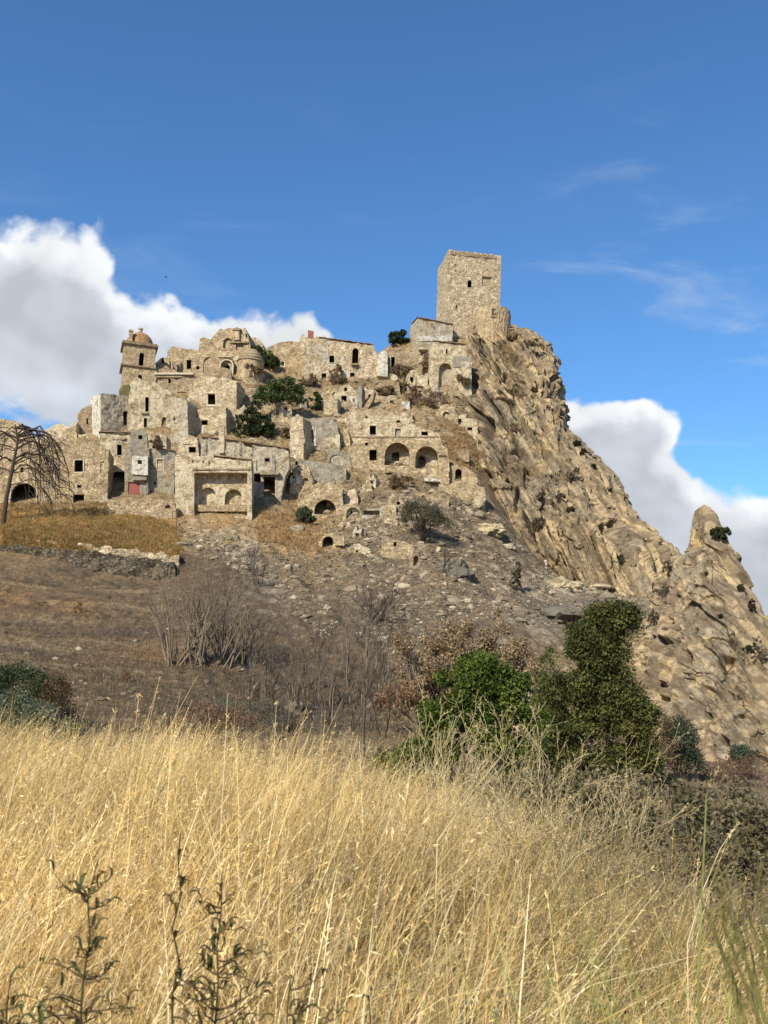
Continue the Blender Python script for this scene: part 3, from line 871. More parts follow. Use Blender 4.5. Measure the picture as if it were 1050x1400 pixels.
# --- middle rows
house('far_left_wall', 'low cream ruin wall on the skyline at the far left of the town', 'wall',
      [(56, 612), (62, 588), (74, 582), (85, 579), (95, 583), (104, 575), (106, 612)], 270, 0, 5, 'cream', rough=.3, roofmat='cream')
house('broken_gable', 'brown broken gable wall left of the tall white-sided house', 'ruin',
      [(105, 612), (107, 567), (111, 560), (118, 556), (125, 553), (128, 557), (128, 612)], 273, 6, 7, 'brown', [W(118, 572, 120.5, 580)], rough=.4)
house('white_sided_house', 'tall grey house with a white side wall below the bell tower', 'house',
      [(138, 606), (138.8, 537.5), (150, 538.5), (164, 540), (178, 541.5), (176.5, 606)], 272, 40, 7, 'greypale', [W(168.5, 562.5, 174.5, 581)], [('quoin', 137.4, 538, 138.6, 604, .02, 6.9, 'white')], rough=.08)
house('tall_ruin', 'tall cream ruin with a slim upper window below the bell tower', 'ruin',
      [(174.5, 606), (176, 541), (178, 527), (181, 520), (188, 516), (195, 521), (203, 520), (212, 523), (220, 527), (226, 532), (233, 534), (236, 546), (236, 606)], 274, 9, 8, 'cream',
      [W(198.5, 543, 203.5, 563, s='trim', w=.2), W(196.5, 571.5, 201, 585, s='trim', w=.2), W(220, 570, 226, 590, arch=1, fill='brown', d=.9)], [('sill', 193, 564, 203, 566, -.6, .2, 'brown')], rough=.4, amp=.25)
house('grey_block', 'pale grey block with a dark shaded flank right of the tall cream ruin', 'ruin',
      [(233.5, 600), (235, 547), (240, 543), (249, 545), (256, 548.5), (257, 600)], 267, -16, 7, 'greypale', [W(237.5, 571, 240, 575)], rough=.25, amp=.2)
house('square_window_house', 'broad stone house with one big square window in a white surround', 'house',
      [(257, 566), (258, 524), (263, 519), (270, 515), (290, 515.5), (304, 517), (318, 519), (324, 523), (323, 566)], 285, -9, 8, 'pale',
      [W(284, 539, 294.5, 553, s='trim', w=.5)], [('ledge', 262, 556, 314, 558.5, -.5, .3, 'brown'), ('lintel', 281, 536.8, 297, 538.3, -.3, .2, 'trim')], rough=.3)
house('low_window_house', 'low pale house with one wide low window under the square-window house', 'ruin',
      [(262, 598), (264, 564), (270, 559), (282, 557.5), (296, 558), (309, 556.5), (310, 598)], 271, -12, 7, 'pale', [W(275, 574.5, 284, 581)], rough=.2)
house('rubble_stub', 'jagged pale rubble stub beside the lower green bush', 'ruin',
      [(311, 598), (313, 557), (319, 556), (326, 561), (333, 552), (337, 567), (338, 598)], 274, 4, 4, 'pale', rough=.5, amp=.3, roofmat='pale')
house('ruined_house', 'rubble house front with an overhanging ledge right of the bell tower', 'ruin',
      [(204, 556), (205.5, 520), (212, 511), (218, 505), (226, 500), (238, 505), (244, 509), (265, 511), (266, 518), (259, 524), (258, 556)], 289, 0, 7, 'brown',
      [W(230, 518, 233.5, 524), W(243, 536, 254, 548, fill='stone', d=.8)], [('cornice', 211, 510.5, 265, 513, -.9, .5, 'trim'), ('cornice', 214, 514, 250, 516.5, -.5, .3, 'brown')], rough=.4, amp=.35)
house('column_stub', 'broken wall with two column stumps between bell tower and church', 'ruin',
      [(211, 520), (213, 496), (219, 489), (224, 487), (229, 490), (231, 520)], 299, 3, 5, 'pale', [W(221, 490, 224, 497)], [('column', 229, 480, 231.5, 508, -.4, .4, 'pale'), ('column', 234, 477, 236.2, 508, -.4, .4, 'pale')], rough=.4, amp=.25)
house('church_arcade', 'ruined church side wall with blind arches and a barred window', 'church',
      [(226, 532), (228, 491), (230, 479), (234, 474), (242, 475.5), (255, 477), (269, 478.5), (274, 484), (284, 484), (297, 491), (308, 487), (318, 490), (319, 532)], 303, 0, 7, 'stone',
      [W(255, 492, 261.5, 504.5, s='stone', w=.25), W(268, 500, 272.7, 505, arch=1), W(301, 492.5, 317, 512, arch=1, n='archway', fill='pale', d=.8, s='trim', w=.4, sub=[W(303.5, 496.5, 313.5, 507, arch=1, d=2)]), W(277, 488, 291, 511, arch=1, n='blind_arch', fill='stone', d=.35), W(281, 502, 284, 507)],
      [('cornice', 298, 487.5, 318, 489, -.5, .3, 'pale')], rough=.3, amp=.2)
house('infill_wall', 'rough grey rubble wall blocking the front of the church arcade', 'wall',
      [(279, 527), (280, 503), (286, 500), (300, 501), (312, 504), (316, 508), (317, 527)], 298, 0, 2, 'brown', rough=.35, amp=.4, roofmat='brown')
_, fch = house('church_ruin', 'high broken church walls rising to a ragged peak on the skyline', 'church',
      [(266, 500), (271, 481), (273.5, 463), (281, 462), (289, 463), (292, 458), (297, 454), (302, 450), (310, 450), (319, 449), (327, 448.5), (335, 448), (338, 456), (342, 470), (343, 500)], 310, -4, 9, 'stone',
      [W(336, 456, 338, 462), W(305, 462, 316, 476, arch=1, fill='stone', d=.8), W(322, 466, 333, 478, arch=1, fill='brown', d=.6)], [('turret', 320, 452, 328, 466, -1.0, .5, 'pale'), ('turret_cap', 318.5, 450.5, 329.5, 453, -1.3, .6, 'brown'), ('cornice', 314, 467.5, 340, 469.5, -.7, .3, 'brown')], rough=.45, amp=.35)
house('pale_buttress', 'pale rounded buttress wall sloping down right of the church peak', 'ruin',
      [(339, 492), (341, 460.5), (349, 461), (357, 466), (362, 478), (362, 492)], 316, -6, 6, 'pale', rough=.3)


def lathe(mb, c, prof, n=24, a0=0.0, a1=2 * math.pi):
    """rings (radius, z) about the point c"""
    V = []; Fs = []
    for r, z in prof:
        for k in range(n + 1):
            a = a0 + (a1 - a0) * k / n
            V.append((c[0] + r * math.cos(a), c[1] + r * math.sin(a), c[2] + z))
    m = n + 1
    for i in range(len(prof) - 1):
        for k in range(n):
            Fs.append((i * m + k, i * m + k + 1, (i + 1) * m + k + 1, (i + 1) * m + k))
    mb.add(V, Fs)


# apse with moulded half-cone roof
ap = at(341, 525, 304); k_ = 304 / F
r_ap = 18.5 * k_
root = empty('church_apse', ap, 'round stone apse with a stepped half-dome roof and one small window', 'church')
hw = lambda y: float(at(341, y, 304 - r_ap)[2] - ap[2])
q = MB(); lathe(q, ap, [(r_ap, -5), (r_ap * 1.01, hw(510)), (r_ap, hw(497)), (r_ap, hw(490))], 28); q.build('wall', MT['stone'], root, ap)
q = MB(); lathe(q, ap, [(r_ap * 1.0, hw(490.5)), (r_ap * 1.08, hw(490)), (r_ap * 1.06, hw(488)), (r_ap * .92, hw(487)), (r_ap * .95, hw(485)), (r_ap * .80, hw(482)), (r_ap * .82, hw(481)), (r_ap * .62, hw(477)), (r_ap * .4, hw(473)), (0.01, hw(471))], 28)
q.build('roof', MT['brown'], root, ap)
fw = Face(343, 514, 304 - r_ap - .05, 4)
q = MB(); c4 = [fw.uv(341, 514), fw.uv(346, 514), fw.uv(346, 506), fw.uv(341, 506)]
q.hexa([fw.pt(u, v, -.12) for u, v in c4] + [fw.pt(u, v, .5) for u, v in c4]); q.build('dark_window_block', MT['wood'], root, ap)  # solid dark block standing in for the shaded inside of the window
for x0, x1 in ((339.8, 341), (346, 347.2)):
    q = MB(); c4 = [fw.uv(x0, 515), fw.uv(x1, 515), fw.uv(x1, 505), fw.uv(x0, 505)]
    q.hexa([fw.pt(u, v, -.3) for u, v in c4] + [fw.pt(u, v, .5) for u, v in c4]); q.build('jamb', MT['pale'], root, ap)

# --- bell tower: two storeys, cornices, dome
ct_ = Face(190, 540, 287, 18)
root = empty('bell_tower', ct_.P0, 'square two-storey bell tower with a tan dome and finial', 'bell tower')
bw = lambda x, y: ct_.uv(x, y)
(lu0, lz0), (lu1, lz1) = bw(164.8, 545), bw(211.5, 545)
z_c1 = bw(190, 502)[1]; z_c2 = bw(190, 472)[1]; z_top = bw(190, 466)[1]
ub0, ub1 = bw(168.6, 485)[0], bw(212.6, 485)[0]
wd = ub1 - ub0


def shaft(u0, u1, z0, z1, win, name, mat, seed):
    lp = [(u0, z0)] + [(u0, z0 + (z1 - z0) * t) for t in (.25, .5, .75)] + [(u0, z1), ((u0 + u1) / 2, z1), (u1, z1), (u1, (z0 + z1) / 2), (u1, z0)]
    hl = resample(hole_loop(ct_, win), 1.0)
    P, tr = panel(ct_, lp, [hl], 1.0, .08, seed)
    mb = MB(); mb.add(P, tr); D = u1 - u0
    for a, b in (((u0, 0), (u0, D)), ((u0, D), (u1, D)), ((u1, D), (u1, 0))):
        mb.add([ct_.pt(a[0], z0, a[1]), ct_.pt(b[0], z0, b[1]), ct_.pt(b[0], z1, b[1]), ct_.pt(a[0], z1, a[1])], [(0, 1, 2, 3)])
    mb.build(name, MT[mat], root, ct_.P0)
    rv = MB(); m_ = len(hl); a = [ct_.pt(u, v, d) for (u, v), d in zip(hl, disp(hl, .08, seed))]; b = [ct_.pt(u, v, 1.0) for u, v in hl]
    for i in range(m_): rv.add([a[i], a[(i + 1) % m_], b[(i + 1) % m_], b[i]], [(0, 1, 2, 3)])
    wo = rv.build('window', MT['pale'], root, ct_.P0)


shaft(lu0, lu1, lz0 - 6, z_c1, W(188, 512, 194, 520, arch=1), 'lower_storey', 'stone', 301)
shaft(ub0, ub1, z_c1, z_c2, W(189.3, 482, 196, 500, arch=1), 'upper_storey', 'stone', 302)
for (u0, u1, z, hh, pr) in ((ub0, ub1, z_c1, .45, .5), (ub0, ub1, z_c2, .6, .7), (ub0, ub1, z_c2 + .6, .35, .35)):
    q = MB(); q.hexa([ct_.pt(u0 - pr, z, -pr), ct_.pt(u1 + pr, z, -pr), ct_.pt(u1 + pr, z + hh, -pr - .1), ct_.pt(u0 - pr, z + hh, -pr - .1),
                      ct_.pt(u0 - pr, z, wd + pr), ct_.pt(u1 + pr, z, wd + pr), ct_.pt(u1 + pr, z + hh, wd + pr + .1), ct_.pt(u0 - pr, z + hh, wd + pr + .1)])
    q.build('cornice', MT['brown'], root, ct_.P0)
cc = ct_.pt((ub0 + ub1) / 2, z_c2 + .95, wd / 2)
MT['dome'] = masonry('dome_tiles', (0.46, 0.24, 0.085), (0.36, 0.185, 0.07), (0.46, 0.33, 0.17), 0.2, sscale=1.2)
rd = wd * .44; hd_ = bw(190, 452)[1] - bw(190, 469)[1]
q = MB(); lathe(q, cc, [(rd * 1.06, -.1), (rd * 1.06, .5)] + [(rd * math.cos(t), .5 + hd_ * 1.05 * math.sin(t)) for t in np.linspace(0, 1.5, 11)] + [(0.01, .5 + hd_ * 1.05)], 32)
q.build('dome', MT['dome'], root, ct_.P0, smooth=True)
q = MB(); tz = .4 + hd_ * 1.05; lathe(q, cc, [(.55, tz - .2), (.55, tz + 1.1), (.75, tz + 1.15), (.75, tz + 1.5), (.5, tz + 1.7), (.01, tz + 1.75)], 14); q.build('finial', MT['stone'], root, ct_.P0)
q = MB(); u0, z0 = bw(175.5, 470); u1 = bw(181, 470)[0]; z1 = bw(178, 452)[1]
q.hexa([ct_.pt(u0 - .1, z0, .3), ct_.pt(u1, z0, .3), ct_.pt(u1 - .15, z1, .4), ct_.pt(u0, z1, .4), ct_.pt(u0 - .1, z0, 1.7), ct_.pt(u1, z0, 1.7), ct_.pt(u1 - .15, z1, 1.6), ct_.pt(u0, z1, 1.6)])
q.hexa([ct_.pt(u0 - .15, z1, .25), ct_.pt(u1, z1, .25), ct_.pt(u1, z1 + .5, .25), ct_.pt(u0 - .15, z1 + .5, .25), ct_.pt(u0 - .15, z1, 1.75), ct_.pt(u1, z1, 1.75), ct_.pt(u1, z1 + .5, 1.75), ct_.pt(u0 - .15, z1 + .5, 1.75)])
q.build('pinnacle', MT['stone'], root, ct_.P0)
house('mossy_plinth', 'green mossy curved wall foot under the bell tower', 'wall', [(163, 549), (163, 531), (168, 527), (176, 526), (178, 549)], 284, 8, 3, 'moss', rough=.15, roofmat='moss')

# --- ridge houses
house('ridge_wall', 'plain tan gabled wall on the ridge with one tiny whitened opening', 'ruin',
      [(361, 522), (364, 476), (372, 472), (381, 468.5), (395, 466), (409, 467), (410, 462), (415, 461), (416, 522)], 316, 5, 8, 'stone', [W(384.5, 494.5, 388.5, 501, s='white', w=.3)], rough=.2)
house('ridge_chimney', 'red brick chimney stub on the ridge end wall', 'chimney', [(421, 464), (421, 452), (425, 451.5), (429, 452.5), (429, 464)], 318, 4, 1.7, 'brick', roofmat='brick', drop=2, rough=.12)
house('long_ridge_house', 'long tan house on the ridge with two rows of dark windows', 'house',
      [(414, 536), (411.5, 470), (411, 459), (415, 457), (421, 463), (432, 460.5), (441, 462), (452, 464.5), (470, 467), (490, 469.5), (508, 471), (513, 478), (517, 488), (516, 530), (513, 547), (490, 552)], 310, 3, 9, 'pale',
      [W(450, 486, 457, 496, s='trim', w=.25), W(481, 476, 489.5, 497, arch=1, n='balcony_door', s='stone', w=.3), W(439.5, 510.5, 446, 520.5, s='trim', w=.3), W(478.5, 509.5, 485, 520, s='trim', w=.25), W(431, 516, 433, 519.6)],
      [('balcony_slab', 480, 498, 490.5, 500, -1.1, .3, 'brown'), ('plaster_panel', 421, 471, 449, 501, -.06, .3, 'greypale')], [(436, 461, 510, 471)], rough=.3)
house('white_room', 'bright white inner wall of a collapsed room beside the long ridge house', 'ruin',
      [(515.5, 510), (516, 486), (520, 481.5), (526, 480), (529.5, 483), (530, 510)], 309, 4, 3, 'white', rough=.15, roofmat='slate', drop=1)
house('broken_room', 'brown broken room with a tall dark doorway right of the white wall', 'ruin',
      [(529.5, 524), (530, 480), (537, 478), (546, 480), (560, 483), (570, 489), (577, 492), (578, 524)], 311, 2, 6, 'brown', [W(534.5, 488, 540, 511, n='doorway', s='trim', w=.15)], rough=.45, amp=.35)
house('lean_to', 'small gabled ruin with a dark door and whitened wall below the long ridge house', 'house',
      [(455, 566), (455.5, 541), (461, 531), (470, 525.5), (478, 526), (487, 533), (491, 546), (491, 566)], 295, 2, 6, 'pale',
      [W(470.5, 530, 474.5, 535), W(466.5, 541, 474, 554, n='door', s='trim', w=.2), W(463, 563, 472.5, 573, n='cellar')], [('plaster_panel', 475.5, 542, 489.5, 555, -.08, .3, 'white'), ('dark_hole_block', 482, 545, 485, 549, -.1, .2, 'wood')], rough=.25)  # the hole in the white panel is a dark block imitating its shade
house('leaning_wall', 'dark leaning wall stub beside the whitened ruin', 'ruin', [(488.5, 570), (489.5, 530), (492, 527), (494.5, 531), (495, 570)], 293, -20, 3, 'slate', rough=.3, roofmat='slate')
house('brick_ramp', 'broken slanting wall edge running down to the right of the whitened ruin', 'ruin', [(496, 566), (499, 552), (506, 543), (510.5, 533), (513, 535), (509, 548), (502, 560), (500, 568)], 293, -14, 2, 'brown', rough=.2, roofmat='brown')
house('pale_stub', 'tall pale wall stub left of the whitened gabled ruin', 'ruin', [(442, 602), (443, 547), (448, 541), (455, 540), (461, 544), (462, 602)], 286, -10, 5, 'pale', rough=.4, amp=.3, roofmat='pale')
house('wall_stub', 'dark brown upright wall panel with a white left edge beside the big bush', 'ruin', [(411, 572), (412, 546), (415, 543.5), (419, 548), (419.5, 572)], 288, -8, 3, 'slate', [], [('edge_strip', 410.5, 547, 412.5, 567, -.1, .5, 'white')], rough=.2, roofmat='slate')
house('summit_house', 'grey gabled house just under the big square tower', 'house',
      [(569.5, 474), (570, 440), (571, 434), (582, 435), (592, 436.5), (605, 440), (619, 444), (618.5, 474)], 318, 14, 9, 'greypale', [], [('plaster_band', 572, 459, 617, 466.5, -.1, .3, 'white')], [(570, 433.5, 619, 443.5)], rough=.12)
house('tower_foot_wall', 'small stone wall with one dark window between grey house and cliff', 'ruin', [(616, 474), (618, 452), (624, 445), (634, 440), (648, 440), (652, 474)], 323, 0, 5, 'brown', [W(623, 456, 627.3, 463)], rough=.4, amp=.4)
house('arched_chapel', 'tan chapel front with one tall blocked arch below the square tower', 'chapel',
      [(587, 536), (588.5, 467), (599, 466.5), (610, 467.5), (623, 469.5), (637, 471), (638, 486), (645, 490), (645, 536)], 305, 3, 8, 'cream',
      [W(599.5, 496.5, 617, 530, arch=1, n='archway', fill='greypale', d=1.6, s='stone', w=.4), W(609.5, 477, 612, 484)], [('plaster_panel', 619, 487, 644, 502, -.12, .3, 'grey')], [(592, 466, 637, 470.5)], rough=.2, amp=.2)
house('ruined_hut', 'tiny ruined hut with a sagging roof line left of the chapel', 'ruin', [(571, 506), (572, 475), (579, 473), (587, 475.5), (588, 506)], 313, 0, 5, 'pale', [W(575, 481, 585, 486, fill='slate', d=.8)], [('lintel', 572, 478, 587, 480, -.5, .2, 'wood')], rough=.3)

# --- cave houses and vaults right of the middle
house('cave_house_upper', 'upper wall of the cave houses with two white-framed openings', 'house',
      [(473, 608), (475, 572), (487, 569), (500, 567.5), (516, 571), (540, 573), (560, 579), (577, 585), (600, 593), (604, 608)], 270, 0, 7, 'pale',
      [W(505.5, 582, 514, 594.5, n='door', s='trim', w=.22), W(540, 586, 548, 598, n='door', s='trim', w=.4, fill='grey', d=.4), W(542, 574.5, 547, 578), W(499.5, 568.8, 502.5, 572), W(576, 590, 585, 595, n='chimney_hole')], rough=.35, amp=.3)
house('cave_house_lower', 'lower stone front with two deep round arches and a dark door', 'house',
      [(468, 646), (474, 618), (482, 606), (500, 599), (520, 598.5), (540, 599), (575, 601), (600, 606), (611, 612), (614, 632), (614, 660)], 261, 2, 8, 'stone',
      [W(505, 615, 515, 629.5, n='door'), W(525.5, 605, 560, 636, arch=1, n='archway', fill='pale', d=3.4, sub=[W(537, 614, 547, 627, d=2)], rm='brown'), W(567.5, 610, 599, 640, arch=1, n='archway', fill='pale', d=3.4, sub=[W(572.5, 619, 583, 635, arch=1, d=2)], rm='brown'), W(499, 605, 503, 609)],
      [('lintel', 600, 622, 610, 624, -.4, .3, 'wood'), ('string_course', 480, 596.5, 600, 598.5, -.3, .4, 'brown')], rough=.3, amp=.25)
house('arched_door_wall', 'stone wall with one black arched door at the foot of the cliff', 'house',
      [(611, 668), (613, 637), (622, 635), (633, 637), (645, 643), (652, 653), (653, 668)], 263, -3, 6, 'stone', [W(622, 641, 631, 657, arch=1, n='door')], rough=.4, amp=.35)
house('stone_shelf', 'pale stone slab shelf under the right-hand round arch', 'slab', [(580, 657.5), (580.5, 652.5), (603, 655), (602.5, 658.5)], 258, 0, 2.5, 'white', drop=0, rough=.05, roofmat='white')
house('cliff_nook', 'small cream nook wall with a square hole set in the cliff', 'ruin', [(626, 592), (627, 584), (631, 577), (637, 572), (645, 572), (652, 574), (654, 592)], 290, 4, 4, 'cream', [W(639, 584, 646, 588.5)], rough=.3)
house('yellow_panel', 'small cream panel wall in the scrub above the cave houses', 'ruin', [(549, 566), (549.5, 550), (554, 549), (560, 548), (560.5, 566)], 292, 3, 2, 'white', rough=.15, drop=1)
house('white_post', 'thin white ruined wall edge standing in the scrub under the chapel', 'ruin', [(557, 558), (557, 520), (559.5, 517), (562, 522), (562, 558)], 297, 0, 2, 'pale', rough=.25, roofmat='pale')

house('rounded_pier', 'thick rounded pale pier with a dark right side in the middle of the ruins', 'ruin',
      [(396, 636), (397, 580), (399, 571), (407, 566), (414, 572), (416, 600), (414, 636)], 262, -22, 6, 'pale', rough=.25, amp=.35, roofmat='pale')
house('cave_ruin', 'broken walls over a dark cave mouth beside the lower green bush', 'ruin',
      [(370, 606), (372, 565), (376, 552), (382, 549), (388, 553), (393, 549), (399, 558), (401, 606)], 278, 2, 6, 'pale', [W(374.5, 577, 395, 594, arch=1, n='cave_mouth'), W(377.5, 555, 381.5, 568, fill='brown', d=.6), W(389, 557, 393, 561)], rough=.5, amp=.4)
house('white_arch_room', 'grey collapsed house with a white arched inner frame', 'ruin',
      [(414, 636), (415.5, 576), (424, 571), (437, 570.5), (450, 571), (461, 582), (465, 600), (464, 636)], 266, -4, 8, 'grey',
      [W(418, 588, 428.5, 606, n='doorway', fill='brown', d=1.2, s='white', w=.9), W(415.8, 614, 444, 631, arch=1, n='archway', fill='stone', d=2.0)], [('plaster_band', 444, 594, 464.5, 612, -.08, .3, 'cream')], rough=.3)
house('plain_grey_wall', 'long low plain grey retaining wall under the white-framed ruin', 'wall',
      [(406, 672), (408, 628.5), (424, 630), (440, 632), (458, 635), (473, 637.5), (474, 672)], 255, 0, 4, 'grey', rough=.08, roofmat='grey')
house('blind_arch_shed', 'low grey shed with a blind arch on top of the plain grey wall', 'ruin', [(447, 640), (448, 622), (456, 617), (468, 617), (477, 622), (481, 640)], 260, 0, 5, 'grey', [W(450, 621, 471, 636, arch=1, fill='greypale', d=.4)], rough=.1)
house('white_niche_ruin', 'ragged ruin with a white plastered niche left of the plain grey wall', 'ruin',
      [(394, 700), (397, 655), (400, 641), (407, 634), (414, 634), (421, 640), (427, 651), (429, 700)], 248, -4, 5, 'stone', [W(413, 653, 421.5, 664, arch=1, fill='brown', d=.8), W(398, 646, 400.5, 650), W(400, 651, 403, 654)], [('plaster_strip', 405, 645, 411, 662, -.1, .3, 'white')], rough=.45, amp=.35)
house('vault_ruin', 'rubble wall with one wide black vault mouth', 'ruin',
      [(404, 712), (409, 676), (416, 668), (430, 662), (446, 660), (458, 661), (468, 664), (471, 712)], 243, 0, 7, 'stone', [W(429.5, 683, 459, 703, arch=1, n='archway', d=1.4)], rough=.4, amp=.35)
house('small_vault', 'small half-buried vault with a whitened back wall', 'ruin', [(468, 718), (470, 692), (477, 688), (487, 690), (494, 697), (497, 718)], 240, 2, 5, 'stone', [W(473, 693.5, 491, 712, arch=1, n='archway', fill='white', d=1.3, sub=[W(479, 697, 482, 702, d=1)])], rough=.35, amp=.25)
house('sunken_niche', 'sunken grey plaster niche beside the small half-buried vault', 'ruin', [(493, 726), (495, 704), (500, 697), (510, 696), (520, 695), (523, 690), (525, 726)], 236, 3, 5, 'greypale', [W(497, 698, 519, 704, d=1.5, fill='brown')], rough=.25)
house('plaster_pillar', 'square pale pillar stub right of the sunken niche', 'ruin', [(523, 722), (523, 691), (532, 689), (541, 692), (541, 722)], 236, -6, 4, 'stone', rough=.25, roofmat='stone')
house('white_rubble_wall', 'whitewashed ragged wall scrap above the half-buried vaults', 'ruin', [(488, 688), (489, 672), (494, 670), (495, 661), (500, 660), (502, 655), (508, 658), (509, 668), (512, 669), (512, 688)], 251, 0, 3, 'pale', rough=.6, amp=.4, roofmat='pale')
house('lowest_vault', 'lowest vault, a black half arch in the scrub slope', 'ruin', [(428, 760), (436, 737), (444, 730), (455, 729), (463, 734), (465, 760)], 214, -6, 6, 'stone', [W(440, 733, 455, 751, arch=1, n='archway', d=1.6)], [('niche_block', 458, 733, 471, 746, -.4, .8, 'stone')], rough=.4, amp=.3)
house('tan_retaining_wall', 'tan retaining wall with a stepped top above the dead trees', 'wall',
      [(519, 776), (522, 745), (533, 738), (548, 739), (566, 745), (565, 778)], 212, 2, 3, 'stone', [W(538, 741, 542, 747), W(519.5, 737, 521.5, 742)], rough=.2, roofmat='stone')
house('brick_pillar', 'dark ruined brick pillar right of the tan retaining wall', 'ruin', [(560.5, 790), (561, 768), (565, 756), (572, 756), (574, 768), (575, 790)], 205, 2, 2.6, 'brown', [W(564.5, 760, 571.5, 782, arch=1, fill='brick', d=.9)], rough=.3, roofmat='brown')

house('scarp_wall', 'grey upright wall remnant under the left corner of the chapel', 'ruin', [(586, 568), (589, 538), (594, 530), (600, 528), (605, 533), (607, 568)], 296, 6, 3, 'greypale', rough=.4, amp=.4, roofmat='greypale')
house('low_terrace_wall', 'long low tan terrace wall on the bank above the white-framed openings', 'wall', [(474, 576), (476, 563), (498, 561), (520, 559), (541, 562), (563, 564), (565, 576)], 283, 2, 2.5, 'pale', rough=.4, amp=.35, roofmat='pale')
house('foot_wall', 'low rubble wall below the black arched door at the cliff foot', 'wall', [(598, 678), (601, 664), (620, 661), (642, 661), (662, 666), (664, 678)], 257, -3, 2.5, 'stone', rough=.5, amp=.4, roofmat='stone')
house('under_room', 'brown ruined basement with a small doorway right under the bright white wall', 'ruin', [(498, 550), (502, 528), (512, 523), (522, 521), (532, 526), (545, 523), (550, 550)], 301, 2, 5, 'brown', [W(512, 530, 518, 542, n='doorway'), W(535, 531, 539, 536)], rough=.45, amp=.4)
house('stepped_ruin', 'stepped pale ruin between broken room and chapel', 'ruin', [(554, 532), (556, 512), (562, 504), (569, 505), (572, 513), (584, 514), (587, 532)], 305, -4, 4, 'pale', [W(560, 515, 565, 523, arch=1)], rough=.45, amp=.3)
house('twin_stump_wall', 'pale wall with two upright stumps in front of the widest green bush', 'ruin', [(351, 566), (353, 545), (357, 540), (361, 541), (363, 551), (368, 551), (371, 541), (376, 543), (378, 566)], 285, 3, 2.5, 'pale', rough=.35, amp=.3, roofmat='pale')
house('rubble_corner', 'jagged tan corner left of the upper cave house wall', 'ruin', [(463, 614), (465, 592), (469, 584), (474, 586), (478, 596), (480, 614)], 268, -12, 4, 'stone', rough=.5, amp=.4, roofmat='stone')
house('vault_top_wall', 'ragged tan wall scrap just above the small half-buried vault', 'ruin', [(468, 696), (470, 680), (477, 671), (485, 669), (489, 677), (491, 696)], 246, -6, 3, 'pale', rough=.5, amp=.4, roofmat='pale')
house('scree_terrace_wall', 'brown terrace wall with two dark holes along the top of the scree', 'wall', [(523, 696), (525, 683), (545, 679), (562, 677), (580, 675), (600, 672), (613, 678), (614, 696)], 249, 3, 2.5, 'brown', [W(548, 682, 553, 689), W(576, 678, 582, 686, arch=1, n='hole')], rough=.45, amp=.45, roofmat='brown')
house('bank_ruin', 'small arched ruin at the top of the orange grass bank', 'ruin', [(594, 580), (597, 563), (604, 555), (613, 552), (622, 557), (627, 580)], 290, 2, 4, 'stone', [W(605, 563, 614, 578, arch=1, n='archway', d=1.0)], rough=.45, amp=.35)
house('gully_wall', 'collapsed pale wall across the scree right of the lowest vault', 'ruin', [(470, 764), (473, 750), (484, 744), (496, 746), (506, 750), (509, 764)], 212, 4, 3, 'pale', [W(486, 752, 490, 758)], rough=.5, amp=.4, roofmat='pale')

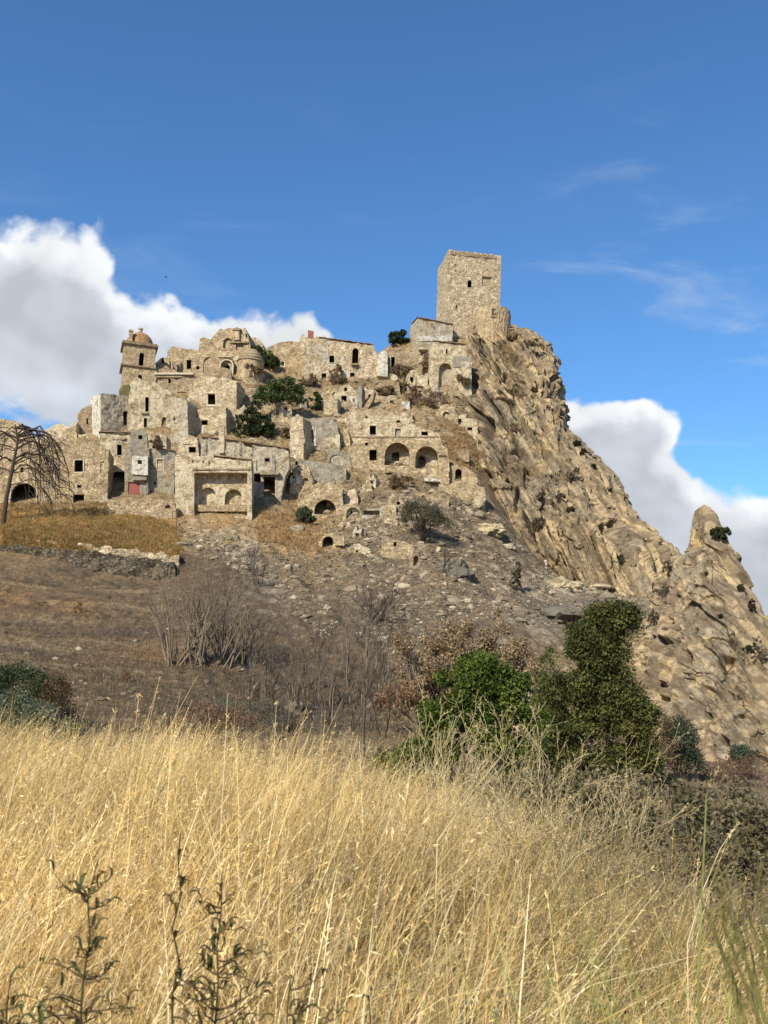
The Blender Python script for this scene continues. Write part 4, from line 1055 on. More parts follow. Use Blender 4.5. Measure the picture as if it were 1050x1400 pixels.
# smaller broken walls that fill the slope between the houses, each named by its neighbour
SHORT = [(o['label'], o.location.copy()) for o in S.objects if o.type == 'EMPTY' and o.get('label')]
USED = set()
rs = random.Random(77)
AREAS = [([(330, 560), (380, 560), (470, 600), (480, 700), (400, 700), (340, 640)], 14), ([(430, 540), (500, 545), (560, 560), (620, 585), (600, 600), (470, 600)], 17), ([(500, 500), (620, 470), (640, 560), (520, 560)], 15),
         ([(190, 520), (350, 510), (420, 540), (340, 590), (200, 600)], 10), ([(460, 650), (620, 660), (600, 700), (520, 750), (440, 730)], 14), ([(600, 540), (650, 540), (655, 640), (610, 650)], 5), ([(230, 470), (420, 470), (400, 520), (230, 520)], 5), ([(95, 580), (180, 580), (250, 640), (150, 650)], 5)]
for poly, cnt in AREAS:
    k = t = 0
    while k < cnt and t < 200:
        t += 1
        px = rs.uniform(min(p[0] for p in poly), max(p[0] for p in poly)); py = rs.uniform(min(p[1] for p in poly), max(p[1] for p in poly))
        if not pip(px, py, poly): continue
        Pq, okq = hit(px, py)
        if not okq[0]: continue
        Pq = Pq[0]; near = sorted(SHORT, key=lambda e: (e[1] - Vector(Pq)).length)[0]
        dx_, dz_ = Pq[0] - near[1][0], Pq[2] - near[1][2]
        wh = ('just right of' if dx_ > 0 else 'just left of') if abs(dx_) > abs(dz_) else ('just above' if dz_ > 0 else 'just below')
        w3 = k % 3 == 2
        mt_ = rs.choice(['stone', 'pale', 'pale', 'brown', 'cream', 'greypale']); adj = {'stone': 'tan', 'pale': 'pale', 'brown': 'brown', 'cream': 'cream', 'greypale': 'grey'}[mt_]
        core = ' '.join(near[0].split()[:7])
        while core.split()[-1] in ('with', 'a', 'of', 'the', 'and', 'in', 'on', 'one', 'over', 'under', 'by', 'at', 'right', 'left', 'below', 'beside', 'behind', 'two'): core = ' '.join(core.split()[:-1])
        lb = ('long low' if w3 else rs.choice(['broken', 'jagged', 'ragged', 'leaning'])) + f' {adj} wall {wh} the {core}'
        if lb in USED: continue
        USED.add(lb); k += 1
        w2 = rs.uniform(6, 15); h2 = rs.uniform(7, 18)
        if w3: w2 = rs.uniform(13, 24); h2 = rs.uniform(5, 9)
        ol = [(px - w2, py), (px - w2 * rs.uniform(.8, 1), py - h2 * rs.uniform(.5, 1)), (px - w2 * .4, py - h2 * rs.uniform(.6, 1.15)), (px, py - h2 * rs.uniform(.5, 1.1)), (px + w2 * .5, py - h2 * rs.uniform(.4, 1.1)), (px + w2 * rs.uniform(.8, 1), py - h2 * rs.uniform(.2, .9)), (px + w2, py)]
        ws = []
        if w2 > 6 and h2 > 8 and rs.random() < .6: ws = [W(px - 2, py - h2 * .5, px + 1.5 + rs.random() * 2, py - .5 if rs.random() < .4 else py - h2 * .2, n='opening', arch=1 if rs.random() < .4 else 0)]
        house('broken_wall', lb, 'ruin', ol, float(Pq[1]), rs.uniform(-22, 22), rs.uniform(1.5, 4.5), mt_, ws, rough=.5, amp=.4, group='broken walls between the ruined houses', roofmat=mt_, drop=2.5)

# terrace walls on the near left
house('pale_terrace_wall', 'pale coping wall along the front of the orange grass terrace', 'wall', [(-60, 746), (-60, 731), (20, 736), (62, 738), (110, 743), (150, 748), (200, 754), (245, 759), (245, 772)], 193, 2, 2.0, 'pale', rough=.55, amp=.4, roofmat='pale', drop=3)
house('dark_terrace_wall', 'dark drystone terrace wall below the pale coping wall', 'wall', [(-60, 790), (-60, 742), (20, 745), (62, 749), (110, 752), (150, 757), (200, 762), (235, 768), (243, 798)], 189.5, 3, 3.0, 'dry', rough=.4, amp=.5, roofmat='dry', drop=3)

# --- the big square tower
C0 = at(613.6, 341, 322.0)
def onz(px, py, z):
    d = ray(px, py); return d * (z / d[2])
Rr_ = onz(684.6, 348.7, C0[2]); Ll_ = onz(597.0, 352.6, C0[2])
er = Rr_ - C0; wr = np.linalg.norm(er); er /= wr
el_ = np.array([-er[1], er[0], 0]); wl = wr * 0.92
zb = at(613, 445, 322)[2] - C0[2]
root = empty('square_tower', C0 + np.array([0, 0, zb]), 'tall square stone tower on the summit rock', 'tower')


class TF(Face):
    def __init__(s, P0, e, n):
        s.P0, s.e, s.n = P0, e, n


ff = TF(C0, er, np.array([er[1], -er[0], 0])); fl = TF(C0, el_, -er)
fb_ = lambda f, x, y: f.uv(x, y)
tw = MB()
P0c = root.location
def tower_wall(f, u0, u1, wins, seed):
    zs = zb - 4
    lp = [(u0, zs), (u1, zs)] + [(u1, zs + (0 - zs) * t) for t in (.2, .4, .6, .8)]
    kk = 12; rr = random.Random(seed)
    lp += [(u1 + (u0 - u1) * i / kk, rr.uniform(-.5, .1)) for i in range(kk + 1)] + [(u0, zs * (1 - t)) for t in (.8, .6, .4, .2)][::-1]
    lp = [p for i, p in enumerate(lp)]
    hl = [resample(hole_loop(f, h), 1.0) for h in wins]
    P, tr = panel(f, lp, hl, 1.0, .14, seed)
    tw.add(P, tr)
    return hl


wf = [W(639.2, 383, 645, 392.6, arch=1, s='pale', w=.3), W(659, 378, 671.5, 391, fill='tower', d=.35), W(622.8, 417, 625.2, 422), W(637, 371, 638.5, 372.5, fill='brown', d=.4), W(622, 369.5, 624, 371.5, fill='brown', d=.4), W(653, 373, 654.6, 374.8, fill='brown', d=.4),
      W(622, 361, 624, 363, fill='brown', d=.4), W(637, 363, 638.5, 365, fill='brown', d=.4), W(619, 393, 620.5, 395, fill='brown', d=.4), W(666, 368, 667.5, 369.5, fill='brown', d=.4)]
hls = tower_wall(ff, 0, wr, wf, 401)
for h, hl in zip(wf, hls):
    m_ = len(hl); dp = h.get('d', .9); a = [ff.pt(u, v, d) for (u, v), d in zip(hl, disp(hl, .14, 401))]; b = [ff.pt(u, v, dp) for u, v in hl]
    rv = MB()
    for i in range(m_): rv.add([a[i], a[(i + 1) % m_], b[(i + 1) % m_], b[i]], [(0, 1, 2, 3)])
    big_ = h['r'][2] - h['r'][0] > 3
    wo = rv.build('window' if big_ else 'putlog_hole', MT['tower'], root, P0c)
    if h.get('fill'):
        P, tr = panel(ff, hl, [], 1.0, .05, 402, dp); q = MB(); q.add(P, tr); q.build('infill', MT[h['fill']], wo, P0c)
fl.e = el_
tower_left = [(0, zb - 4), (0, 0), (wl * .5, -.3), (wl, -.1), (wl, zb - 4)]
hlw = resample(hole_loop(fl, W(603.5, 385, 606.6, 397)), 1.0)
P, tr = panel(fl, resample(tower_left, 1.6), [], 1.1, .12, 403); tw.add(P, tr)
bkc = lambda u, v: ff.pt(u, v, wl)
tw.add([bkc(0, zb - 4), bkc(wr, zb - 4), bkc(wr, -.2), bkc(0, -.2)], [(0, 1, 2, 3)])
tw.add([ff.pt(wr, zb - 4, 0), bkc(wr, zb - 4), bkc(wr, -.2), ff.pt(wr, -.2, 0)], [(0, 1, 2, 3)])
tw.add([ff.pt(0, -.9, 0), ff.pt(wr, -.9, 0), bkc(wr, -.9), bkc(0, -.9)], [(0, 1, 2, 3)])
tw.build('wall', MT['tower'], root, P0c)
q = MB(); rr = random.Random(5)
for i in range(34):                      # ragged crown of brick and stone
    u = .5 + (wr - 2.0) * i / 34; hgt = rr.uniform(.5, 1.1)
    q.hexa([ff.pt(u, -1.6 - rr.uniform(0, .6), -.18 - rr.uniform(0, .12)), ff.pt(u + .45, -1.7, -.2), ff.pt(u + .45, -1.2 + hgt * .8, -.2), ff.pt(u, -1.2 + hgt, -.2),
            ff.pt(u, -1.6, .8), ff.pt(u + .45, -1.6, .8), ff.pt(u + .45, -1.2 + hgt * .8, .8), ff.pt(u, -1.2 + hgt, .8)])
q.build('crown_course', MT['brown'], root, P0c)
for f, u0, u1, n_ in ((ff, wr - 1.0, wr + .12, 16), (ff, -.12, .9, 16)):     # dressed corner stones
    q = MB()
    for i in range(n_):
        z1 = (zb) * (i / n_) - .2; z0 = (zb) * ((i + 1) / n_) - .12; e_ = .35 if i % 2 else 0
        a, b = (u0 - e_, u1) if u0 > 2 else (u0, u1 + e_)
        q.hexa([f.pt(a, z0, -.13), f.pt(b, z0, -.13), f.pt(b, z1, -.13), f.pt(a, z1, -.13), f.pt(a, z0, .5), f.pt(b, z0, .5), f.pt(b, z1, .5), f.pt(a, z1, .5)])
    q.build('quoins', MT['pale'], root, P0c)
q = MB(); c4 = [fl.uv(605.2, 397), fl.uv(602.4, 397), fl.uv(602.6, 386), fl.uv(605.2, 385.5)]
q.hexa([fl.pt(u, v, -.1) for u, v in c4] + [fl.pt(u, v, .4) for u, v in c4]); q.build('side_window', MT['pale'], root, P0c)
q = MB(); c4 = [ff.uv(658.5, 378.4), ff.uv(672.3, 379.6), ff.uv(672.3, 378.2), ff.uv(658.5, 377)]
q.hexa([ff.pt(u, v, -.3) for u, v in c4] + [ff.pt(u, v, .4) for u, v in c4]); q.build('lintel', MT['brown'], root, P0c)

# rounded bastion at the tower foot
bc = at(673, 452, 327.0); kb = 330 / F; rb = 25.5 * kb
root = empty('round_bastion', bc, 'low curved stone bastion at the right foot of the square tower', 'bastion')
hb = lambda y: float(at(668, y, 327 - rb)[2] - bc[2])
Vb = []; Fb = []; nn = 40; rr = random.Random(9)
zt = [hb(417 + 2.2 * max(0, math.cos(math.pi + math.pi * k / nn)) ** 2 * (k > nn / 2) + 3 * (k > 34) + rr.uniform(-.8, .8)) for k in range(nn + 1)]
rows = [-14, hb(445), hb(438), hb(432), hb(427), hb(422)]
for r in rows + ['t']:
    for k in range(nn + 1):
        a = math.pi + math.pi * k / nn
        z = zt[k] if r == 't' else r
        rad = rb * (1 + (.04 if r == -14 else 0)) + rr.uniform(-.15, .15)
        Vb.append((bc[0] + rad * math.cos(a), bc[1] + rad * math.sin(a), bc[2] + z))
mm_ = nn + 1
for i in range(len(rows)):
    for k in range(nn): Fb.append((i * mm_ + k, i * mm_ + k + 1, (i + 1) * mm_ + k + 1, (i + 1) * mm_ + k))
q = MB(); q.add(Vb, Fb)
q.add([Vb[len(rows) * mm_ + k] for k in range(mm_)], [tuple(range(mm_))])
q.add([Vb[i * mm_] for i in range(len(rows) + 1)] + [Vb[i * mm_ + nn] for i in range(len(rows), -1, -1)], [tuple(range(2 * len(rows) + 2))])
q.build('wall', MT['stone'], root, bc)
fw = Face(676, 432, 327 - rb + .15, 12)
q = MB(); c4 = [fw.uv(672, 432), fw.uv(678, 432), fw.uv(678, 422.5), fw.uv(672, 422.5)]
q.hexa([fw.pt(u, v, -.2) for u, v in c4] + [fw.pt(u, v, .5) for u, v in c4]); q.build('window', MT['wood'], root, bc)  # no real opening: a dark block imitates the unlit interior
q = MB()
for x0, x1, y0, y1 in ((671, 672, 421.5, 433), (678, 679, 421.5, 433), (671, 679, 421, 422.4), (671, 679, 432.2, 433.4)):
    c4 = [fw.uv(x0, y1), fw.uv(x1, y1), fw.uv(x1, y0), fw.uv(x0, y0)]
    q.hexa([fw.pt(u, v, -.4) for u, v in c4] + [fw.pt(u, v, .5) for u, v in c4])
q.build('window_frame', MT['pale'], root, bc)

# ------------------------------------------------------------------ plants: helpers
bpy.context.view_layer.update()
DG = bpy.context.evaluated_depsgraph_get()


def look(px, py, y0=16.0):
    """first surface seen through photograph pixel (px, py)"""
    for k in range(60):                 # past the edge of the rock: step back on to it
        d = ray(px - 1.5 * k, py); d = d / np.linalg.norm(d)
        ok, loc, nor, _, ob, _ = S.ray_cast(DG, Vector(d * (y0 / d[1])), Vector(d))
        if ok and loc.y < 420:
            break
    return np.array(loc)


def tubes(segs, k=5):
    s = np.array([np.concatenate([a, b, [ra, rb]]) for a, b, ra, rb in segs])
    A, B, ra, rb = s[:, :3], s[:, 3:6], s[:, 6], s[:, 7]
    t = B - A; t /= np.maximum(np.linalg.norm(t, axis=1, keepdims=True), 1e-6)
    ref = np.where(np.abs(t[:, 2:3]) > 0.9, np.array([[1.0, 0, 0]]), np.array([[0, 0, 1.0]]))
    u = np.cross(t, ref); u /= np.linalg.norm(u, axis=1, keepdims=True); v = np.cross(t, u)
    an = 2 * math.pi * np.arange(k) / k
    ring = np.cos(an)[None, :, None] * u[:, None] + np.sin(an)[None, :, None] * v[:, None]
    V = np.stack([A[:, None] + ring * ra[:, None, None], B[:, None] + ring * rb[:, None, None]], 1)
    n = len(s); base = (np.arange(n) * 2 * k)[:, None]; i = np.arange(k); j = (i + 1) % k
    Fq = np.stack([base + i, base + j, base + k + j, base + k + i], -1).reshape(-1, 4)
    return V.reshape(-1, 3), Fq


def grow(rng, p, d, L, r, lev, segs, tips, kids=(5, 4, 3), spread=0.7, up=0.15, wob=0.18, fall=0.0, start=0.25, n=4, shrink=0.6, rmin=0.0):
    p = np.array(p, float); d = np.array(d, float); d /= np.linalg.norm(d)
    pts = [p]; dirs = [d]
    for i in range(n):
        d = d + rng.normal(0, wob, 3) + np.array([0, 0, up - fall * (i + 1) / n]); d /= np.linalg.norm(d)
        q = pts[-1] + d * L / n
        segs.append((pts[-1], q, max(rmin, r * (1 - 0.75 * i / n)), max(rmin, r * (1 - 0.75 * (i + 1) / n))))
        pts.append(q); dirs.append(d)
    if lev >= len(kids):
        tips.append(pts[-1]); tips.append(pts[-2]); return
    for _ in range(kids[lev]):
        t = start + (1 - start) * rng.random(); k = min(n - 1, int(t * n)); f = t * n - k
        q = pts[k] * (1 - f) + pts[k + 1] * f
        a = rng.normal(0, 1, 3); a -= a @ dirs[k] * dirs[k]; a /= np.linalg.norm(a)
        nd = dirs[k] * math.cos(spread) + a * math.sin(spread)
        grow(rng, q, nd, L * shrink * (1.1 - 0.5 * t) * rng.uniform(.75, 1.2), max(rmin, r * (1 - .75 * t) * .62), lev + 1, segs, tips, kids, spread, up, wob, fall, .15, max(2, n - 1), shrink, rmin)
    tips.append(pts[-1])


def leaves(rng, C, spread, n, size, ratio=0.55, out=None, cols=((.06, .1, .03),), var=0.3, up=0.0):
    """n leaf faces round each of the points C"""
    C = np.asarray(C, float); N = len(C) * n
    cen = np.repeat(C, n, 0)
    sp = np.asarray(spread, float); sp = np.repeat(sp, n)[:, None] if sp.ndim else sp
    off = rng.normal(0, 1, (N, 3)); off /= np.linalg.norm(off, axis=1, keepdims=True)
    off *= rng.random((N, 1)) ** 0.45
    P = cen + off * sp
    ax = rng.normal(0, 1, (N, 3)) + off * (0.9 if out is None else out) + np.array([0, 0, up]); ax /= np.linalg.norm(ax, axis=1, keepdims=True)
    sd2 = np.cross(ax, rng.normal(0, 1, (N, 3))); sd2 /= np.linalg.norm(sd2, axis=1, keepdims=True)
    s = (size * rng.uniform(.6, 1.35, N))[:, None]
    a = ax * s; b = sd2 * s * ratio * 0.5
    V = np.stack([P - a * .5, P + b - a * .05, P + a * .5, P - b - a * .05], 1).reshape(-1, 3)
    Fq = np.arange(N * 4).reshape(N, 4)
    cols = np.array(cols); ci = rng.integers(0, len(cols), len(C)); c = np.repeat(cols[ci], n, 0)
    cl = np.repeat(rng.uniform(1 - var * .6, 1 + var * .6, len(C)), n)
    c = c * (cl * rng.uniform(1 - var, 1 + var, N))[:, None]
    return V, Fq, np.repeat(c, 4, 0)


def dome_points(rng, lumps, n):
    """points near the outside of a union of ellipsoids (cx, cy, cz, rx, ry, rz)"""
    lumps = np.array(lumps, float); wgt = lumps[:, 3] * lumps[:, 5]; wgt = wgt / wgt.sum()
    i = rng.choice(len(lumps), n, p=wgt)
    o = rng.normal(0, 1, (n, 3)); o /= np.linalg.norm(o, axis=1, keepdims=True)
    o[:, 2] = np.where(o[:, 2] < -0.35, -o[:, 2], o[:, 2])
    rad = rng.uniform(.45, 1.0, (n, 1)) ** .5
    return lumps[i, :3] + o * rad * lumps[i, 3:]


BARK = (0.13, 0.10, 0.075)


def part_tubes(name, segs, parent, col=BARK, k=5, var=.25, rng=RNG):
    V, Fq = tubes(segs, k)
    c = np.repeat(np.array(col)[None] * rng.uniform(1 - var, 1 + var, (len(segs), 1)), 2 * k, 0)
    return link(name, mesh_np(name, V, Fq, c, True), MT['bark'], parent)


def bush(name, label, cat, base, s, lumps, cols, group=None, nclump=60, nleaf=40, leaf=3.0, clump=0.16, seed=1, ratio=.55, trunk=True, tcol=BARK, var=.3, kindc='crown', up=0.0, out=None):
    """lumps in photograph pixels relative to the base: (dx, height of centre, depth offset, rx, rz)"""
    rng = np.random.default_rng(seed)
    root = empty(name, base, label, cat, group)
    Lm = [(dx * s, dd * s, h * s, rx * s, rx * s * .9, rz * s) for dx, h, dd, rx, rz in lumps]
    C = dome_points(rng, Lm, nclump)
    size = np.mean([l[3] for l in Lm])
    V, Fq, c = leaves(rng, C, size * clump * 2.0, nleaf, leaf * s, ratio, out, cols, var, up)
    link(kindc, mesh_np(kindc, V, Fq, c), MT['leaf'], root)
    if trunk:
        segs = []; tips = []
        for l in sorted(Lm, key=lambda e: -e[3])[:7]:
            tgt = np.array([l[0], l[1], l[2]]); p = np.array([rng.normal(0, .1) * s * 10, 0, -0.5])
            r0 = max(.03, size * .05)
            for q in [tgt] + [tgt + rng.normal(0, .5, 3) * np.array(l[3:]) for _ in range(5)]:
                mid = (p + q) / 2 + rng.normal(0, .12, 3) * size
                segs.append((p, mid, r0, r0 * .7)); segs.append((mid, q, r0 * .7, r0 * .2))
        part_tubes('trunk', segs, root, tcol)
    return root


def by_pixels(px, py, y0=16.0):
    P = look(px, py, y0); return P, P[1] / F


# --- drooping dead tree at the left edge
rng = np.random.default_rng(11)
P = at(4, 716, 212.0); P[2] = hz(P[0], P[1]); s = P[1] / F
root = empty('dead_tree', P, 'large bare dead tree with drooping branches at the left edge', 'tree')
segs = []; tips = []
trunk = [np.array([0, 0, -1.0]), np.array([1.5 * s, 0, 40 * s]), np.array([6 * s, 0, 85 * s]), np.array([8 * s, .5, 118 * s]), np.array([2 * s, .5, 142 * s])]
tr = [(a, b, .62 - .12 * i, .62 - .12 * (i + 1)) for i, (a, b) in enumerate(zip(trunk[:-1], trunk[1:]))]
part_tubes('trunk', tr, root, (.06, .047, .037), 8)
for i in range(30):
    h = 52 + 90 * rng.random() ** .7; t = h / 142; k = 0 if h < 40 else 1 if h < 85 else 2 if h < 118 else 3
    st = trunk[k] + (trunk[k + 1] - trunk[k]) * ((h * s - trunk[k][2]) / (trunk[k + 1][2] - trunk[k][2]))
    side = 1 if rng.random() < .62 else -1
    reach = rng.uniform(22, 76) * s * (1 if side > 0 else .8); drop = rng.uniform(.45, .95) * h * s; rise = rng.uniform(8, 26) * s; dy = rng.normal(0, .5) * reach
    pr = st; n = 9; r0 = rng.uniform(.13, .26)
    for j in range(1, n + 1):
        u = j / n
        q = st + np.array([side * reach * (1 - (1 - u) ** 1.7), dy * u, rise * math.sin(min(u * 2.4, math.pi) ) - drop * u ** 2.3]) + rng.normal(0, .24, 3)
        segs.append((pr, q, r0 * (1 - .8 * (u - 1 / n)), r0 * (1 - .8 * u)))
        if j > 2:
            for _ in range(1):
                grow(rng, q, np.array([side * .6, rng.normal(0, .5), -.4 + rng.normal(0, .4)]), rng.uniform(2.0, 6.0), .085, 0, segs, tips, (2,), .5, -.12, .12, .12, .2, 4, .6, .05)
        pr = q
part_tubes('branches', segs, root, (.06, .047, .037), 4)
# --- green and brown bushes in and around the town
GREEN = ((.055, .085, .022), (.04, .068, .02), (.075, .10, .03))
DARKG = ((.038, .055, .02), (.03, .045, .018), (.055, .07, .025))
BROWN = ((.23, .165, .095), (.19, .135, .08), (.27, .20, .12))
def tb(px, py, lumps, label, cols, name='green_bush', y0=16., seed=3, leaf=3.2, n=70, nl=34, group=None, **k):
    P, s = by_pixels(px, py, y0); P = P + np.array([0, -.6, 0])
    k.setdefault('trunk', False)
    if len(lumps) == 1:
        rq = np.random.default_rng(seed + 900); dx_, h_, dd_, rx_, rz_ = lumps[0]
        lumps = [(dx_ + rq.normal(0, .55) * rx_, max(.2 * rz_, h_ + rq.normal(0, .4) * rz_), dd_, rx_ * rq.uniform(.3, .75), rz_ * rq.uniform(.3, .8)) for _ in range(6)]
    if not k['trunk']: lumps = list(lumps) + [(l[0], l[4] * .25, l[2] - 1, l[3] * 1.02, l[4] * .8) for l in lumps if l[4] > 6]
    return bush(name, label, 'bush', P, s, lumps, cols, group, int(n * 1.4), nl, leaf, seed=seed, **k)
tb(384, 550, [(-14, 14, 0, 20, 12), (6, 20, 0, 22, 13), (22, 12, 0, 12, 8), (-30, 6, 0, 10, 10)], 'widest dark green bush among the ruins, under the ridge wall', GREEN, seed=21, n=130)
tb(350, 596, [(-6, 24, 0, 14, 16), (6, 14, 0, 20, 15), (-22, 18, 0, 8, 12), (-2, 40, 0, 9, 8)], 'dark green bush above the plaster row, left of the cave mouth', DARKG, seed=22, n=130)
tb(362, 502, [(-12, 22, 0, 9, 8), (0, 14, 0, 12, 10), (12, 8, 0, 9, 8)], 'dark green bush on the slope right of the round apse', GREEN, seed=23)
tb(435, 560, [(0, 9, 0, 9, 10)], 'small green bush left of the pale wall stub', GREEN, seed=24, n=40)
tb(543, 470, [(-3, 8, 0, 10, 8), (9, 12, 0, 8, 7)], 'dark green bush on the skyline left of the summit house', DARKG, seed=25, n=60)
tb(416, 715, [(0, 10, 0, 11, 11), (6, 3, 0, 10, 6)], 'grey green bush left of the wide black vault', ((.07, .085, .04), (.09, .10, .055)), seed=26, n=50)
for i, (px, py, rx, rz, lb) in enumerate([
        (463, 524, 10, 13, 'brown bush growing on the front of the long ridge house'), (545, 513, 14, 7, 'brown scrub on the floor of the broken room'), (566, 545, 16, 11, 'brown scrub bush left of the white post'),
        (588, 556, 22, 13, 'large brown scrub bush below the blocked chapel arch'), (528, 540, 11, 8, 'brown scrub bush below the white room'), (548, 536, 13, 7, 'low brown scrub bush above the cream panel'),
        (549, 668, 14, 12, 'dark brown bush below the left round arch'), (392, 598, 10, 8, 'dead brown bush in front of the dark cave mouth'), (216, 612, 7, 9, 'brown dry weeds beside the low cream house'),
        (425, 528, 14, 9, 'grey brown scrub left of the lower ridge windows'), (350, 510, 12, 7, 'brown scrub at the foot of the round apse'), (585, 500, 11, 9, 'brown scrub below the ruined hut'), (640, 528, 9, 8, 'brown scrub at the right foot of the chapel')]):
    tb(px, py, [(0, rz * .7, 0, rx, rz)], lb, BROWN, 'scrub_bush', seed=40 + i, n=46, nl=26, ratio=.22, leaf=4.5, out=2.0, group='dry scrub bushes among the ruins')
# --- plants on the rocks
tb(981, 736, [(2, 7, 0, 9, 7), (10, 8, 0, 8, 6), (-6, 6, 0, 6, 5)], 'green bush on the shoulder of the rock pinnacle', ((.06, .075, .03), (.045, .06, .025)), seed=61, n=60)
for i, (px, py, rx, rz, cc_, lb) in enumerate([
        (786, 610, 4, 4, DARKG, 'tiny dark plant on the cliff edge against the cloud'), (796, 622, 5, 5, ((.05, .04, .03), (.07, .05, .035)), 'dark withered plant on the cliff edge'), (811, 640, 4, 4, DARKG, 'small dark plant lower down the cliff edge'),
        (1009, 808, 5, 8, ((.08, .07, .04), (.06, .05, .03)), 'dark shrub on the right edge of the rock pinnacle'), (1026, 834, 7, 10, ((.07, .035, .03), (.05, .03, .025)), 'dark reddish shrub on the right edge of the rock pinnacle'),
        (1022, 893, 6, 8, DARKG, 'dark green shrub in a cleft of the rock pinnacle'), (1044, 905, 12, 18, ((.16, .12, .09), (.12, .095, .07)), 'grey brown scrub at the right side of the pinnacle'),
        (703, 545, 12, 9, BROWN, 'grey brown scrub high on the cliff face'), (735, 724, 10, 10, ((.12, .10, .07), (.15, .12, .08)), 'dark scrub at the foot of the cliff'), (765, 684, 7, 7, ((.13, .11, .08),), 'round grey scrub low on the cliff face'),
        (742, 682, 6, 7, ((.13, .11, .08),), 'grey scrub left of the round cliff scrub'), (700, 590, 8, 8, BROWN, 'brown scrub right of the cliff crack'), (782, 660, 7, 12, ((.14, .115, .08),), 'tall grey scrub in the middle of the cliff'), (905, 815, 11, 16, ((.17, .14, .095), (.14, .115, .08)), 'grey scrub in the cleft between cliff and pinnacle'), (893, 850, 12, 14, ((.18, .15, .10), (.15, .12, .085)), 'larger grey scrub lower in the cleft beside the pinnacle'), (915, 782, 6, 8, ((.13, .11, .075),), 'small dark scrub at the top of the cleft beside the pinnacle'), (848, 770, 9, 8, ((.14, .12, .08),), 'grey scrub near the bottom right of the cliff'),
        (702, 464, 9, 5, BROWN, 'dry brown grass tuft on the cliff top beside the bastion'), (722, 474, 10, 4, BROWN, 'dry brown grass fringe on the cliff top')]):
    tb(px, py, [(0, rz * .6, 0, rx, rz)], lb, cc_, 'cliff_shrub', seed=70 + i, n=30, nl=24, ratio=.3, leaf=3.2, trunk=False)

# --- bushes of the valley and the slope
def mid(px, py, Y, lumps, label, cols, name, seed, n, nl, leaf, cat='bush', **k):
    P = at(px, py, Y); P[2] = min(P[2], float(hz(P[0], P[1])) + .2) if Y > 40 else P[2]
    return bush(name, label, cat, P, Y / F, lumps, cols, None, n, nl, leaf, seed=seed, **k)
FIG = ((.070, .108, .018), (.048, .078, .013), (.10, .142, .025), (.14, .17, .034))
rl = np.random.default_rng(8)
def lumpy(cols_, n, jx, r0, r1):
    """many small lumps inside the outline given as (y, x0, x1) rows"""
    ys_ = [c[0] for c in cols_]; o = []
    for _ in range(n):
        y = rl.uniform(min(ys_), max(ys_)); x0 = np.interp(y, ys_, [c[1] for c in cols_]); x1 = np.interp(y, ys_, [c[2] for c in cols_]); r = rl.uniform(r0, r1)
        x = rl.uniform(x0 + r * .6, x1 - r * .6) if x1 - x0 > r * 1.2 else (x0 + x1) / 2
        o.append((x, y, rl.normal(0, jx), r, r * rl.uniform(.7, 1.0)))
    return o
mid(640, 1056, 46, lumpy([(0, -128, 108), (40, -124, 108), (75, -100, 104), (110, -66, 92), (135, -40, 74), (160, -16, 26)], 58, 1.5, 14, 27) if True else [(-18, 95, 0, 58, 58), (6, 112, 0, 42, 52), (-62, 52, 0, 42, 52), (58, 78, 3, 48, 56), (92, 62, 4, 30, 44), (8, 30, -3, 60, 46), (-46, 18, 0, 52, 44), (70, 20, 0, 50, 44)], 'bright green leafy shrub in the middle of the picture', FIG, 'green_shrub', 81, 520, 90, 5.0, clump=.30)
OLV = ((.076, .086, .024), (.052, .060, .017), (.105, .112, .033), (.14, .14, .042))
mid(812, 1062, 60, lumpy([(0, -86, 90), (40, -84, 92), (90, -76, 82), (130, -64, 70), (165, -58, 62), (185, -46, 62), (205, -32, 62), (226, -18, 56)], 84, 1.9, 11, 24) + [(-62, 26, 0, 30, 30), (-20, 18, -1, 34, 30), (24, 22, 0, 34, 32), (64, 28, 0, 28, 32), (40, 62, -1, 30, 28), (-30, 66, 0, 30, 28)] if True else [(2, 205, 0, 30, 26), (26, 212, 0, 26, 20), (-12, 178, 0, 42, 30), (30, 170, 2, 28, 28), (-22, 140, 0, 46, 36), (22, 128, -3, 46, 38), (-16, 98, 0, 52, 40), (32, 84, 0, 48, 42), (-6, 56, -4, 58, 42), (42, 42, 0, 42, 38), (-40, 40, 2, 34, 36), (4, 14, -2, 60, 30)], 'tall dark olive evergreen tree in front of the rock face', OLV, 'evergreen_tree', 82, 1000, 84, 4.2, 'tree', clump=.34)
mid(752, 1045, 66, [(0, 120, 0, 22, 26), (-6, 82, 0, 26, 34), (6, 46, 0, 30, 34), (-3, 158, 0, 13, 18)], 'yellow green sapling between the green shrub and the dark evergreen', ((.11, .13, .03), (.085, .105, .03), (.15, .155, .04)), 'young_tree', 83, 130, 34, 4.0, 'tree')
mid(930, 1040, 92, [(-2, 42, 0, 26, 36), (6, 20, 0, 24, 22)], 'rounded blue green shrub at the foot of the rock pinnacle', ((.055, .075, .04), (.042, .06, .033), (.07, .09, .05)), 'round_shrub', 84, 150, 40, 3.2)
mid(893, 1052, 88, [(0, 58, 0, 26, 34), (4, 24, 0, 30, 28)], 'russet dry shrub between the evergreen and the round shrub', ((.24, .145, .075), (.18, .11, .06), (.13, .10, .05)), 'dry_shrub', 85, 120, 34, 3.4, ratio=.35)
mid(1014, 1052, 100, [(0, 22, 0, 17, 18)], 'small grey green shrub at the right foot of the pinnacle', ((.08, .10, .065), (.06, .08, .05)), 'grey_shrub', 86, 60, 34, 3.0)
